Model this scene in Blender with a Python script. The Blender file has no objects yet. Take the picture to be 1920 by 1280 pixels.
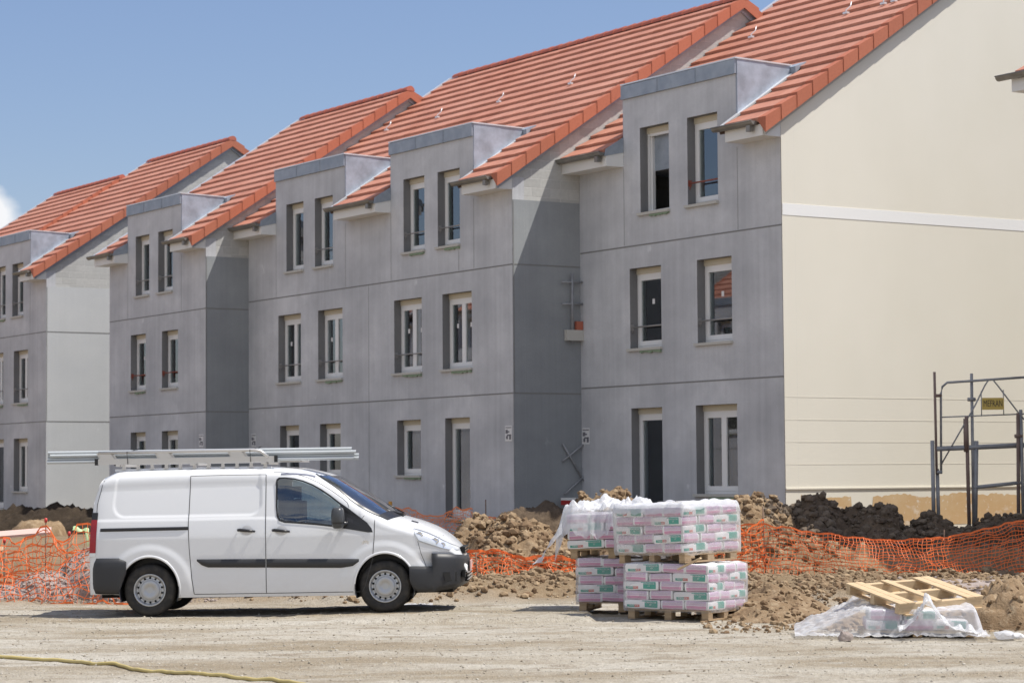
import bpy, math, random
from mathutils import Vector, Matrix, noise
random.seed(7)
R = math.radians
S = bpy.context.scene
COL = S.collection
# ---------------------------------------------------------------- camera, world, sun, exposure
CAMH = 1.843
cam_d = bpy.data.cameras.new('camera'); cam = bpy.data.objects.new('camera', cam_d); COL.objects.link(cam)
cam_d.sensor_width = 36.0; cam_d.lens = 83.6; cam_d.clip_start = 0.5; cam_d.clip_end = 6000
p_, r_ = 0.0560801, -0.00736531
cf = Vector((0, math.cos(p_), math.sin(p_))); cu = Vector((0, -math.sin(p_), math.cos(p_))); cx = Vector((1, 0, 0))
X2 = cx*math.cos(r_)+cu*math.sin(r_); U2 = cu*math.cos(r_)-cx*math.sin(r_)
cam.matrix_world = Matrix(((X2.x, U2.x, -cf.x, 0), (X2.y, U2.y, -cf.y, 0), (X2.z, U2.z, -cf.z, CAMH), (0, 0, 0, 1)))
cam_d.dof.use_dof = True; cam_d.dof.focus_distance = 31.0; cam_d.dof.aperture_fstop = 3.2
S.camera = cam
S.render.resolution_x = 1024; S.render.resolution_y = 682

SUN_EL, SUN_PHI = R(61.0), R(6.0)        # the sun stands to the right (+X), a little towards the camera
sdir = Vector((math.cos(SUN_PHI)*math.cos(SUN_EL), -math.sin(SUN_PHI)*math.cos(SUN_EL), math.sin(SUN_EL)))
sun_d = bpy.data.lights.new('sun', 'SUN'); sun = bpy.data.objects.new('sun', sun_d); COL.objects.link(sun)
sun_d.energy = 5.0; sun_d.angle = R(0.5); sun_d.color = (1.0, 0.955, 0.88)
sun.rotation_euler = (-sdir).to_track_quat('-Z', 'Y').to_euler()

W = bpy.data.worlds.new("World"); S.world = W; W.use_nodes = True
nt = W.node_tree; nt.nodes.clear()
def wn(t, **k):
    n = nt.nodes.new(t)
    for a, b in k.items(): setattr(n, a, b)
    return n
wo = wn('ShaderNodeOutputWorld'); bg = wn('ShaderNodeBackground'); sky = wn('ShaderNodeTexSky')
sky.sky_type = 'NISHITA'; sky.sun_disc = False; sky.sun_elevation = SUN_EL; sky.sun_rotation = R(90)+SUN_PHI
sky.air_density = 1.1; sky.dust_density = .9; sky.ozone_density = 3.0; sky.altitude = 100
bg.inputs[1].default_value = 0.11
tc = wn('ShaderNodeTexCoord'); nz = wn('ShaderNodeTexNoise'); nz.inputs['Scale'].default_value = 9; nz.inputs['Detail'].default_value = 7; nz.inputs['Roughness'].default_value = .62
mp = wn('ShaderNodeMapping'); mp.inputs['Scale'].default_value = (1, 1, 1.8)
nt.links.new(tc.outputs['Generated'], mp.inputs[0]); nt.links.new(mp.outputs[0], nz.inputs['Vector'])
# one bank of cumulus low on the left of the view (direction space) and fill clouds added out of view
dist = wn('ShaderNodeVectorMath', operation='DISTANCE'); cd = Vector((-.229, .967, .103)).normalized(); dist.inputs[1].default_value = cd
nt.links.new(tc.outputs['Generated'], dist.inputs[0])
mr = wn('ShaderNodeMapRange'); mr.inputs['From Min'].default_value = .0; mr.inputs['From Max'].default_value = .046; mr.inputs['To Min'].default_value = .75; mr.inputs['To Max'].default_value = -.32
nt.links.new(dist.outputs['Value'], mr.inputs[0])
ad = wn('ShaderNodeMath', operation='ADD'); # unseen cumulus added behind the camera and to its left to raise the fill
sxyz = wn('ShaderNodeVectorMath', operation='DOT_PRODUCT'); sxyz.inputs[1].default_value = Vector((-.55, -.80, .25)).normalized(); nt.links.new(tc.outputs['Generated'], sxyz.inputs[0])
mr2 = wn('ShaderNodeMapRange'); mr2.inputs['From Min'].default_value = -.25; mr2.inputs['From Max'].default_value = .45; mr2.inputs['To Min'].default_value = -.40; mr2.inputs['To Max'].default_value = .13
nt.links.new(sxyz.outputs['Value'], mr2.inputs[0]); mxm = wn('ShaderNodeMath', operation='MAXIMUM'); nt.links.new(mr.outputs[0], mxm.inputs[0]); nt.links.new(mr2.outputs[0], mxm.inputs[1])
nt.links.new(mxm.outputs[0], ad.inputs[0]); nt.links.new(nz.outputs[0], ad.inputs[1])
cr = wn('ShaderNodeMapRange'); cr.inputs['From Min'].default_value = .52; cr.inputs['From Max'].default_value = .72
nt.links.new(ad.outputs[0], cr.inputs[0])
mx = wn('ShaderNodeMix', data_type='RGBA'); nt.links.new(cr.outputs[0], mx.inputs[0]); tint = wn('ShaderNodeMix', data_type='RGBA', blend_type='MULTIPLY'); tint.inputs[0].default_value = 1.0; tint.inputs[7].default_value = (.93, .895, 1.0, 1); nt.links.new(sky.outputs[0], tint.inputs[6]); nt.links.new(tint.outputs[2], mx.inputs[6])
mx.inputs[7].default_value = (7.6, 7.7, 7.9, 1)
nt.links.new(mx.outputs[2], bg.inputs[0]); nt.links.new(bg.outputs[0], wo.inputs[0])
S.view_settings.view_transform = 'Standard'; S.view_settings.look = 'None'; S.view_settings.exposure = 0.15; S.view_settings.gamma = 1.0
S.view_settings.use_curve_mapping = False

# ---------------------------------------------------------------- helpers
class MB:
    def __init__(s): s.v = []; s.f = []; s.m = []; s.sm = []
    def vert(s, p): s.v.append(tuple(p)); return len(s.v)-1
    def face(s, idx, m=0, sm=False): s.f.append(tuple(idx)); s.m.append(m); s.sm.append(sm)
    def poly(s, pts, m=0, sm=False):
        b = len(s.v); s.v.extend(tuple(p) for p in pts); s.face(range(b, b+len(pts)), m, sm)
    def box(s, x0, x1, y0, y1, z0, z1, m=0, T=None):
        P = [(x0,y0,z0),(x1,y0,z0),(x1,y1,z0),(x0,y1,z0),(x0,y0,z1),(x1,y0,z1),(x1,y1,z1),(x0,y1,z1)]
        if T: P = [T(p) for p in P]
        b = len(s.v); s.v.extend(tuple(p) for p in P)
        for q in ((0,3,2,1),(4,5,6,7),(0,1,5,4),(1,2,6,5),(2,3,7,6),(3,0,4,7)): s.face([b+i for i in q], m)
    def prism(s, prof, x0, x1, m=0):            # profile in (y,z) extruded along x
        n = len(prof); b = len(s.v)
        for x in (x0, x1): s.v.extend((x, y, z) for y, z in prof)
        s.face([b+i for i in range(n)][::-1], m); s.face([b+n+i for i in range(n)], m)
        for i in range(n): j = (i+1) % n; s.face((b+i, b+j, b+n+j, b+n+i), m)
    def tube(s, path, r, n=8, m=0, cap=True, sm=True):
        path = [Vector(p) for p in path]; b = len(s.v); up = Vector((0, 0, 1)); L = len(path)
        for i, p in enumerate(path):
            t = (path[min(i+1, L-1)]-path[max(i-1, 0)]).normalized()
            a = t.cross(up)
            if a.length < .05: a = t.cross(Vector((1, 0, 0)))
            a.normalize(); c = a.cross(t); rr = r[i] if isinstance(r, (list, tuple)) else r
            for k in range(n):
                an = 2*math.pi*k/n; s.v.append(tuple(p+a*math.cos(an)*rr+c*math.sin(an)*rr))
        for i in range(L-1):
            for k in range(n):
                k2 = (k+1) % n; s.face((b+i*n+k, b+i*n+k2, b+(i+1)*n+k2, b+(i+1)*n+k), m, sm)
        if cap: s.face([b+k for k in range(n)][::-1], m); s.face([b+(L-1)*n+k for k in range(n)], m)
    def grid(s, P, m=0, sm=True, mf=None, skip=None):   # P[i][j]
        b = len(s.v); nj = len(P[0])
        for row in P: s.v.extend(tuple(p) for p in row)
        for i in range(len(P)-1):
            for j in range(nj-1):
                if skip and skip(i, j): continue
                s.face((b+i*nj+j, b+(i+1)*nj+j, b+(i+1)*nj+j+1, b+i*nj+j+1), mf(i, j) if mf else m, sm)
    def lathe(s, prof, n=32, m=0, T=None, sm=True, mf=None):   # prof (r, y): turned about the Y axis
        rows = []
        for k in range(n+1):
            a = 2*math.pi*k/n
            rows.append([(T or Vector)((r*math.cos(a), y, r*math.sin(a))) for r, y in prof])
        s.grid(rows, m, sm, mf=(lambda i, j: mf(j)) if mf else None)
    def build(s, name, mats, parent=None, loc=None, merge=False):
        me = bpy.data.meshes.new(name); me.from_pydata(s.v, [], s.f)
        if not isinstance(mats, (list, tuple)): mats = [mats]
        for q in mats: me.materials.append(q)
        me.polygons.foreach_set('material_index', s.m); me.polygons.foreach_set('use_smooth', s.sm)
        me.update()
        if merge:
            import bmesh
            bm = bmesh.new(); bm.from_mesh(me); bmesh.ops.remove_doubles(bm, verts=bm.verts, dist=1e-4)
            bmesh.ops.recalc_face_normals(bm, faces=bm.faces); bm.to_mesh(me); bm.free()
        o = bpy.data.objects.new(name, me); COL.objects.link(o)
        if parent: o.parent = parent
        if loc: o.location = loc
        return o
def tag(o, label=None, cat=None, group=None, kind=None):
    if label: o['label'] = label
    if cat: o['category'] = cat
    if group: o['group'] = group
    if kind: o['kind'] = kind
    return o
def empty(name, loc, rz=0.0, sc=1.0):
    o = bpy.data.objects.new(name, None); COL.objects.link(o); o.location = loc; o.rotation_euler = (0, 0, rz); o.scale = (sc,)*3; o.empty_display_size = .3
    return o
def lerp(x, T):
    if x <= T[0][0]: return T[0][1]
    for (a, b), (c, d) in zip(T, T[1:]):
        if x <= c: return b+(d-b)*(x-a)/(c-a) if c > a else d
    return T[-1][1]
def cosl(x, T):      # smoother: Catmull-Rom through the table
    n = len(T)
    if x <= T[0][0]: return T[0][1]
    if x >= T[-1][0]: return T[-1][1]
    for i in range(n-1):
        if x <= T[i+1][0]:
            x0, y0 = T[i]; x1, y1 = T[i+1]; h = x1-x0; t = (x-x0)/h
            def sl(k):
                if k == 0: return (T[1][1]-T[0][1])/(T[1][0]-T[0][0])
                if k == n-1: return (T[-1][1]-T[-2][1])/(T[-1][0]-T[-2][0])
                return (T[k+1][1]-T[k-1][1])/(T[k+1][0]-T[k-1][0])
            m0, m1 = sl(i)*h, sl(i+1)*h
            return (2*t**3-3*t*t+1)*y0+(t**3-2*t*t+t)*m0+(-2*t**3+3*t*t)*y1+(t**3-t*t)*m1
# ---------------------------------------------------------------- materials
def mat(name, col=(.5,.5,.5), rough=.7, metal=0.0, spec=.5, **k):
    m = bpy.data.materials.new(name); m.use_nodes = True; b = m.node_tree.nodes['Principled BSDF']
    b.inputs['Base Color'].default_value = (*col, 1); b.inputs['Roughness'].default_value = rough; b.inputs['Metallic'].default_value = metal
    b.inputs['Specular IOR Level'].default_value = spec
    for a, v in k.items(): b.inputs[a.replace('_', ' ')].default_value = v
    m.diffuse_color = (*col, 1)
    return m
class NT:
    def __init__(s, m): s.m = m; s.t = m.node_tree; s.b = s.t.nodes['Principled BSDF']; s.co = None
    def n(s, t, ins=None, **k):
        q = s.t.nodes.new(t)
        for a, b in k.items(): setattr(q, a, b)
        for a, b in (ins or {}).items():
            if hasattr(b, 'is_output') or isinstance(b, bpy.types.NodeSocket): s.t.links.new(b, q.inputs[a])
            else: q.inputs[a].default_value = b
        return q
    def obj(s, sc=(1, 1, 1), loc=(0, 0, 0)):
        t = s.n('ShaderNodeTexCoord'); g = s.n('ShaderNodeMapping', {'Vector': t.outputs['Object'], 'Scale': sc, 'Location': loc}); return g.outputs[0]
    def noise(s, vec, scale, detail=4, rough=.55):
        return s.n('ShaderNodeTexNoise', {'Vector': vec, 'Scale': scale, 'Detail': detail, 'Roughness': rough}).outputs[0]
    def rng(s, v, a, b, c=0.0, d=1.0): return s.n('ShaderNodeMapRange', {0: v, 1: a, 2: b, 3: c, 4: d}).outputs[0]
    def mix(s, f, a, b, bt='MIX'):
        q = s.n('ShaderNodeMix', data_type='RGBA', blend_type=bt)
        for i, v in ((0, f), (6, a), (7, b)):
            if isinstance(v, bpy.types.NodeSocket): s.t.links.new(v, q.inputs[i])
            elif i == 0: q.inputs[0].default_value = v
            else: q.inputs[i].default_value = (*v, 1)
        return q.outputs[2]
    def math(s, op, a, b=0.0):
        q = s.n('ShaderNodeMath', operation=op)
        for i, v in ((0, a), (1, b)):
            if isinstance(v, bpy.types.NodeSocket): s.t.links.new(v, q.inputs[i])
            else: q.inputs[i].default_value = v
        return q.outputs[0]
    def col(s, v): s.t.links.new(v, s.b.inputs['Base Color'])
    def rough(s, v): s.t.links.new(v, s.b.inputs['Roughness'])
    def bump(s, v, st=.3, d=.02):
        q = s.n('ShaderNodeBump', {'Strength': st, 'Distance': d, 'Height': v}); s.t.links.new(q.outputs[0], s.b.inputs['Normal'])
M = {}
def concrete(name, base, var=.16, streak=.18, warm=(1.0, .985, .96)):
    m = mat(name, base, .88, spec=.25); t = NT(m)
    big = t.rng(t.noise(t.obj((.35, .35, .5)), 1.0, 5), .3, .7)
    st = t.rng(t.noise(t.obj((2.6, 2.6, .13)), 1.0, 4, .65), .32, .7)
    st2 = t.rng(t.noise(t.obj((9, 9, .25), (3, 1, 7)), 1.0, 3, .6), .35, .75)
    fine = t.noise(t.obj(), 26, 4)
    blot = t.rng(t.noise(t.obj((.9, .9, 1.1), (11, 4, 9)), 1.0, 7, .68), .38, .62)
    a = t.mix(big, [c*(1-var) for c in base], [c*(1+var)*w for c, w in zip(base, warm)])
    a = t.mix(t.math('MULTIPLY', blot, var*1.6), a, [c*.62 for c in base])
    b = t.mix(t.math('MULTIPLY', st, streak), a, [c*.5 for c in base])
    c = t.mix(t.math('MULTIPLY', st2, streak*.6), b, [min(1, c*1.45) for c in base])
    d = t.mix(t.math('MULTIPLY', t.rng(fine, .35, .75), .16), c, [c*.6 for c in base])
    sp = t.rng(t.noise(t.obj((1.3, 1.3, 1.0), (5, 5, 5)), 2.2, 2), .70, .76)
    e = t.mix(t.math('MULTIPLY', sp, .25), d, [min(1, c*1.7) for c in base])
    t.col(e); t.bump(fine, .25, .01)
    return m
M['conc'] = concrete('facade_concrete', (.58, .595, .625), .27, .26)
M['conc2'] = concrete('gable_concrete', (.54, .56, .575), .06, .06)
M['conc3'] = concrete('shade_gable_concrete', (.315, .335, .352), .16, .16)  # darker copy of the gable concrete: recess shade put into the colour
M['joint'] = mat('joint_sealant', (.21, .21, .205), .8)
M['joint2'] = mat('joint_mortar', (.30, .305, .31), .85)
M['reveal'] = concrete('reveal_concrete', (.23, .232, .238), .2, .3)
def blockwall(name, c1, c2, mort, bump=.5):
    m = mat(name, c1, .92, spec=.2); t = NT(m)
    tcn = t.n('ShaderNodeTexCoord'); sx = t.n('ShaderNodeSeparateXYZ', {0: tcn.outputs['Object']}); cb = t.n('ShaderNodeCombineXYZ', {0: sx.outputs[1], 1: sx.outputs[2]})
    br = t.n('ShaderNodeTexBrick', {'Vector': cb.outputs[0], 'Color1': (*c1, 1), 'Color2': (*c2, 1), 'Mortar': (*mort, 1), 'Scale': 1.0, 'Mortar Size': .008, 'Brick Width': .5, 'Row Height': .2, 'Bias': -.1})
    fine = t.noise(t.obj(), 14, 6, .7)
    t.col(t.mix(t.math('MULTIPLY', t.rng(fine, .4, .8), .35), br.outputs[0], [c*.55 for c in c1]))
    h = t.math('ADD', t.math('MULTIPLY', br.outputs['Fac'], -1.0), t.math('MULTIPLY', fine, .4)); t.bump(h, bump, .012)
    return m
M['block'] = blockwall('concrete_block', (.52, .52, .50), (.43, .43, .415), (.55, .545, .53))
# cream render with the grooves of the lower courses, the pale band and the unrendered tan base
def cream():
    m = mat('cream_render', (.70, .63, .50), .9, spec=.2); t = NT(m)
    big = t.rng(t.noise(t.obj((.3, .3, .3)), 1.0, 4), .3, .7)
    c = t.mix(big, (.80, .765, .675), (.755, .72, .62))
    fine = t.noise(t.obj(), 60, 5, .7)
    c = t.mix(t.math('MULTIPLY', t.rng(fine, .4, .8), .10), c, (.6, .56, .48))
    st = t.rng(t.noise(t.obj((1.5, 1.5, .3), (2, 2, 2)), 1.0, 4), .45, .8)
    c = t.mix(t.math('MULTIPLY', st, .12), c, (.66, .64, .56))
    t.col(c); t.bump(fine, .25, .006); return m
M['cream'] = cream()
def tan():
    m = mat('tan_base_coat', (.5, .37, .21), .9, spec=.2); t = NT(m)
    n1 = t.noise(t.obj((1, .9, 1.5)), 1.6, 6, .65); n2 = t.noise(t.obj((1, 1, 1)), 9, 4, .7)
    c = t.mix(t.rng(n1, .35, .65), (.60, .44, .26), (.56, .37, .19))
    c = t.mix(t.rng(n2, .60, .70), c, (.70, .63, .52)); c = t.mix(t.rng(n1, .58, .70), c, (.72, .66, .56)); t.col(c); return m
M['tan'] = tan()
M['whiteband'] = mat('white_band_render', (.84, .84, .83), .85)
M['zinc'] = mat('zinc_side', (.47, .49, .53), .42, .75)
def zincm(name, c1, c2, metal=.7, rough=.45):
    m = mat(name, c1, rough, metal); t = NT(m)
    n1 = t.noise(t.obj((1.5, 1.5, 1.5)), 2.0, 6, .65); t.col(t.mix(t.rng(n1, .35, .65), c1, c2)); t.rough(t.rng(n1, .3, .7, rough-.1, rough+.15)); return m
M['zinc'] = zincm('zinc_cladding', (.30, .335, .385), (.42, .47, .55), .2, .45)
M['zincd'] = zincm('zinc_fascia', (.27, .31, .36), (.38, .43, .49), .3, .5)
M['zincl'] = mat('zinc_edge', (.78, .79, .80), .35, .4)
M['gut'] = zincm('gutter_zinc', (.20, .195, .18), (.30, .29, .27), .5, .45)
M['soffit'] = mat('white_fascia_board', (.74, .74, .72), .6)
def tiles(name, c1, c2, c3):
    m = mat(name, c1, .72, spec=.35); t = NT(m)
    g = t.n('ShaderNodeNewGeometry'); rp = g.outputs['Random Per Island']
    big = t.noise(t.obj((.5, .5, .5)), 1.0, 4); fine = t.noise(t.obj(), 22, 4, .6)
    c = t.mix(rp, c1, c2); c = t.mix(t.math('MULTIPLY', t.rng(big, .4, .7), .5), c, c3)
    c = t.mix(t.math('MULTIPLY', t.rng(fine, .45, .75), .22), c, [q*.55 for q in c1]); t.col(c); t.bump(fine, .15, .005); return m
M['tile'] = tiles('roof_tile_clay', (.43, .178, .118), (.53, .238, .162), (.56, .30, .225))
M['ridge'] = tiles('ridge_tile_clay', (.42, .12, .08), (.50, .16, .10), (.46, .15, .11))
M['verge'] = tiles('verge_tile_clay', (.40, .125, .070), (.47, .155, .088), (.49, .18, .11))
M['under'] = mat('roof_batten_dark', (.08, .05, .04), .9)
M['pvc'] = mat('white_pvc', (.80, .80, .79), .35)
M['pvcbox'] = mat('shutter_box_beige', (.60, .55, .43), .6)
M['sill'] = mat('sill_concrete', (.50, .49, .45), .8)
M['mortar'] = mat('sill_mortar_green', (.24, .32, .22), .9)
M['bar'] = mat('galvanised_bar', (.34, .33, .32), .45, .5)
M['redox'] = mat('red_oxide_bar', (.26, .07, .045), .6)
M['inner'] = mat('bare_room_wall', (.48, .47, .42), .9)
M['black'] = mat('dark_void', (.01, .01, .01), .9)
def glass(name, tint=(.75, .8, .8), refl=1.0, dark=.0):
    m = bpy.data.materials.new(name); m.use_nodes = True; nt = m.node_tree; nt.nodes.clear()
    o = nt.nodes.new('ShaderNodeOutputMaterial'); tr = nt.nodes.new('ShaderNodeBsdfTransparent'); tr.inputs[0].default_value = (*tint, 1)
    gl = nt.nodes.new('ShaderNodeBsdfGlossy'); gl.inputs['Roughness'].default_value = .02; gl.inputs[0].default_value = (.95, .97, 1, 1)
    fr = nt.nodes.new('ShaderNodeFresnel'); fr.inputs[0].default_value = 1.62
    mu = nt.nodes.new('ShaderNodeMath'); mu.operation = 'MULTIPLY_ADD'; mu.inputs[1].default_value = refl; mu.inputs[2].default_value = .075; mu.use_clamp = True
    mx = nt.nodes.new('ShaderNodeMixShader'); nt.links.new(fr.outputs[0], mu.inputs[0]); nt.links.new(mu.outputs[0], mx.inputs[0])
    nt.links.new(tr.outputs[0], mx.inputs[1]); nt.links.new(gl.outputs[0], mx.inputs[2]); nt.links.new(mx.outputs[0], o.inputs[0])
    m.diffuse_color = (.1, .13, .15, 1); return m
M['glass'] = glass('window_glass', (.80, .86, .84), 1.5)
M['paper'] = mat('paper_notice', (.72, .72, .72), .7)
M['ink'] = mat('notice_ink', (.16, .16, .18), .7)

# ---------------------------------------------------------------- houses
YAW = 0.573358
HR = -(math.pi/2-YAW)                       # local +x runs along the street front towards the camera, +y into the house
def wall_cells(mb, xs, zs, solid, y0, y1, m=0, mrev=1):
    nx, nz = len(xs)-1, len(zs)-1
    def ok(i, j): return 0 <= i < nx and 0 <= j < nz and solid[i][j]
    for i in range(nx):
        for j in range(nz):
            if not ok(i, j): continue
            a, b, c, d = xs[i], xs[i+1], zs[j], zs[j+1]
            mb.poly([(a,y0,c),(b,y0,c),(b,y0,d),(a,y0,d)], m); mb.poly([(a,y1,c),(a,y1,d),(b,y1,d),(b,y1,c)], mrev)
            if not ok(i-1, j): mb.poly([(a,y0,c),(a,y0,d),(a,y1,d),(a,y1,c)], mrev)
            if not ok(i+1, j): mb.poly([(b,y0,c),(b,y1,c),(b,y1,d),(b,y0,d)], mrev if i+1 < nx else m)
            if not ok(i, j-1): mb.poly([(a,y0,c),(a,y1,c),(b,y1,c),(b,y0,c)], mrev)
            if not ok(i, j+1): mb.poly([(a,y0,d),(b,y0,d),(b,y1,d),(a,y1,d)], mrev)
RS = .668
def rz_(y): return 8.5+RS*y if y <= 6.25 else 8.5+RS*6.25-RS*(y-6.25)
def make_window(par, x0, x1, z0, z1, kind='single', bar=None, sill=True, open_=False, mortar=True, door=False):
    y = .19; f = MB(); w = .055
    zt = z1-.11
    f.box(x0, x1, y-.02, y+.10, zt, z1, 1)                               # shutter box
    f.box(x0, x0+w, y, y+.07, z0, zt); f.box(x1-w, x1, y, y+.07, z0, zt); f.box(x0+w, x1-w, y, y+.07, zt-w, zt); f.box(x0+w, x1-w, y, y+.07, z0, z0+w)
    def sash(a, b):
        c, d = z0+w, zt-w; v = .075; q = y-.012
        f.box(a, a+v, q, q+.065, c, d); f.box(b-v, b, q, q+.065, c, d); f.box(a+v, b-v, q, q+.065, d-v, d); f.box(a+v, b-v, q, q+.065, c, c+v*(1.6 if door else 1.2))
        return (a+v, b-v, c+v*(1.6 if door else 1.2), d-v)
    if kind == 'double':
        xm = (x0+x1)/2; P = [sash(x0+w, xm), sash(xm, x1-w)]
    else: P = [] if open_ else [sash(x0+w, x1-w)]
    if open_:                                                             # sash swung inwards on the left
        f.box(x0+w, x0+w+.03, y+.05, y+.12, z0+w, zt-w)
    win = f.build('door' if door else 'window', [M['pvc'], M['pvcbox']], par)
    for (a, b, c, d) in P:
        g = MB(); g.box(a, b, y+.015, y+.035, c, d); g.build('pane', M['glass'], win)
        if 4 < z0 < 5 and x0 < -2.9 or (4 < z0 < 5 and x0 > -2.6): g = MB(); q = (a+b)/2; g.box(q-.04, q+.035, y+.010, y+.0135, (c+d)/2+.12, (c+d)/2+.22); g.build('sticker', M['paper'], win)
    if sill:
        s_ = MB(); s_.box(x0-.06, x1+.02, -.06, y-.003, z0-.055, z0-.002); s_.build('sill', M['sill'], win)
        if mortar:
            s_ = MB(); n = 9
            for i in range(n):
                a = x0+(x1-x0)*(.35+.65*i/n); s_.box(a, a+(x1-x0)*.65/n, -.045, -.003, z0-.085-random.random()*.03, z0-.058)
            s_.build('mortar_bed', M['mortar'], win)
    if bar:
        s_ = MB(); zb = z0+.42
        s_.tube([(x0, .05, zb), (x1, .05, zb)], .016, 8); s_.box(x0, x0+.012, .01, .09, zb-.06, zb+.06); s_.box(x1-.012, x1, .01, .09, zb-.06, zb+.06)
        s_.tube([(x0+.03, .05, zb), (x0, .05, zb-.12)], .01, 6)
        s_.build('guard_bar', M[bar], win)
    return win

def house(name, label, corner, k, L, wins, dorms, cream=False, lower=.2, group=None, hooks=(), vj=(), leftoff=0.0, xr=0.0, endcap=True, base=None, gmat='conc2'):
    H = empty(name, (corner[0], corner[1], CAMH*(1-k)), HR, k); tag(H, label, 'house', group)
    L = -L
    xs = sorted(set([L, xr]+[v for w in wins for v in w[:2]]+[v for d in dorms for v in d]))
    zs = sorted(set([lower, 8.2, 9.27]+[v for w in wins for v in w[2:4]]))
    sol = []
    for i in range(len(xs)-1):
        xm = (xs[i]+xs[i+1])/2; col = []
        for j in range(len(zs)-1):
            zm = (zs[j]+zs[j+1])/2
            s = zm < 8.2 or any(a < xm < b for a, b in dorms)
            if any(w[0] < xm < w[1] and w[2] < zm < w[3] for w in wins): s = False
            col.append(s)
        sol.append(col)
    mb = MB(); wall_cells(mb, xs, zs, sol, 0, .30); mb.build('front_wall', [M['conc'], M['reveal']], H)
    # joints between the precast panels, real strips of sealant just proud of the wall
    j = MB()
    for z in (3.586, 6.333): j.box(L+.01, xr-.01, -.004, .02, z-.014, z+.014); j.build('panel_joint', M['joint'], H); j = MB()
    for d in dorms:
        for x in d: j.box(x-.007, x+.007, -.0035, .02, 6.36, 7.9); j.build('panel_joint', M['joint2'], H); j = MB()
    for x, a, b in vj: j.box(x-.008, x+.008, -.0035, .02, a, b); j.build('panel_joint', M['joint2'], H); j = MB()
    # gable walls
    for x0, x1, vis in ((xr-.3, xr, True), (L, L+.3, False)):
        if vis and cream:
            g = MB(); prof = [(.30, lower), (12.2, lower), (12.2, rz_(12.2)-.28), (6.25, rz_(6.25)-.28), (.30, rz_(.3)-.28)]
            g.prism(prof, x0, x1, 0); g.prism([(.0, lower), (.298, lower), (.298, rz_(.298)-.28), (0, rz_(0)-.28)], x1-.02, x1+.001, 0)
            gw = g.build('gable_wall', M['cream'], H)
            b = MB(); b.box(x1, x1+.006, .01, 12.2, 6.51/1, 6.72); b.build('pale_band', M['whiteband'], gw)
            b = MB()
            for z in (3.217, 2.804, 2.403, 2.0): b.box(x1-.004, x1+.003, .01, 12.2, z-.006, z+.006)
            b.box(x1-.004, x1+.022, .0, 12.2, 1.548, 1.572)
            b.build('render_groove', mat('groove_shade', (.73, .695, .605), .9), gw)
            # unrendered base with ragged top edge
            b = MB(); n = 220; tops = []
            for i in range(n+1):
                y = .35+i*(11.8/n); q = 1.41+.10*noise.noise((y*1.3, 0, 3))+.04*noise.noise((y*9, 2, 0))+.03*noise.noise((y*31, 5, 0))
                if 1.55 < y < 2.05: q = .72+.4*abs(y-1.8)
                tops.append((y, q))
            for (y0, t0), (y1, t1) in zip(tops, tops[1:]): b.poly([(x1+.004, y0, .86), (x1+.004, y1, .86), (x1+.004, y1, max(t1, .87)), (x1+.004, y0, max(t0, .87))])
            b.build('base_coat', M['tan'], gw)
        else:
            g = MB(); g.prism([(.30 if vis else .3, lower), (12.2, lower), (12.2, 7.72), (.30, 7.72)], x0, x1, 0)
            if vis: g.box(x1-.02, x1+.001, 0, .298, lower, 7.72, 0)
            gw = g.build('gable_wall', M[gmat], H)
            g = MB(); g.prism([(.3, 7.722), (12.2, 7.722), (12.2, rz_(12.2)-.26), (6.25, rz_(6.25)-.26), (.3, rz_(.3)-.26)], x0+.01, x1-.012, 0)
            if vis: g.prism([(.0, 7.722), (.298, 7.722), (.298, rz_(.298)-.26), (0, rz_(0)-.26)], x1-.03, x1-.012, 0)
            g.build('block_gable', M['block'], H)
            if vis:
                j = MB()
                for z in (3.586, 6.333): j.box(x1-.02, x1+.005, .01, 12.2, z-.014, z+.014)
                j.box(x1-.02, x1+.004, .012, .03, 3.6, 7.7)
                j.build('gable_joint', M['joint'], gw)
    g = MB(); g.box(L, xr, 12.2, 12.5, lower, 8.2); g.build('rear_wall', M['conc2'], H)
    g = MB()
    for z in (.72, 3.45, 6.2): g.box(L+.3, xr-.3, .3, 12.2, z, z+.16)
    g.box(L+.3, xr-.3, 4.2, 4.3, .88, 8.6)
    x = L+3.2
    while x < xr-2: g.box(x, x+.1, .3, 4.2, .88, 8.4); x += 3.1
    g.build('floor_slab', M['inner'], H)
    # roof covering: course by course, tile by tile
    roof = empty('roof', (0, 0, 0)); roof.parent = H
    yend = 1.25; gauge = .3722; nrow = 18; tw = .30; xR = xr+.02
    t = MB(); u = MB()
    def blocked(xa, xb, y): return y < yend and any(a-.02 < xb and xa < b+.07 for a, b in dorms)
    rnd = random.Random(hash(name) % 1000 + int(k*1000))
    y0 = -.47
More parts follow.
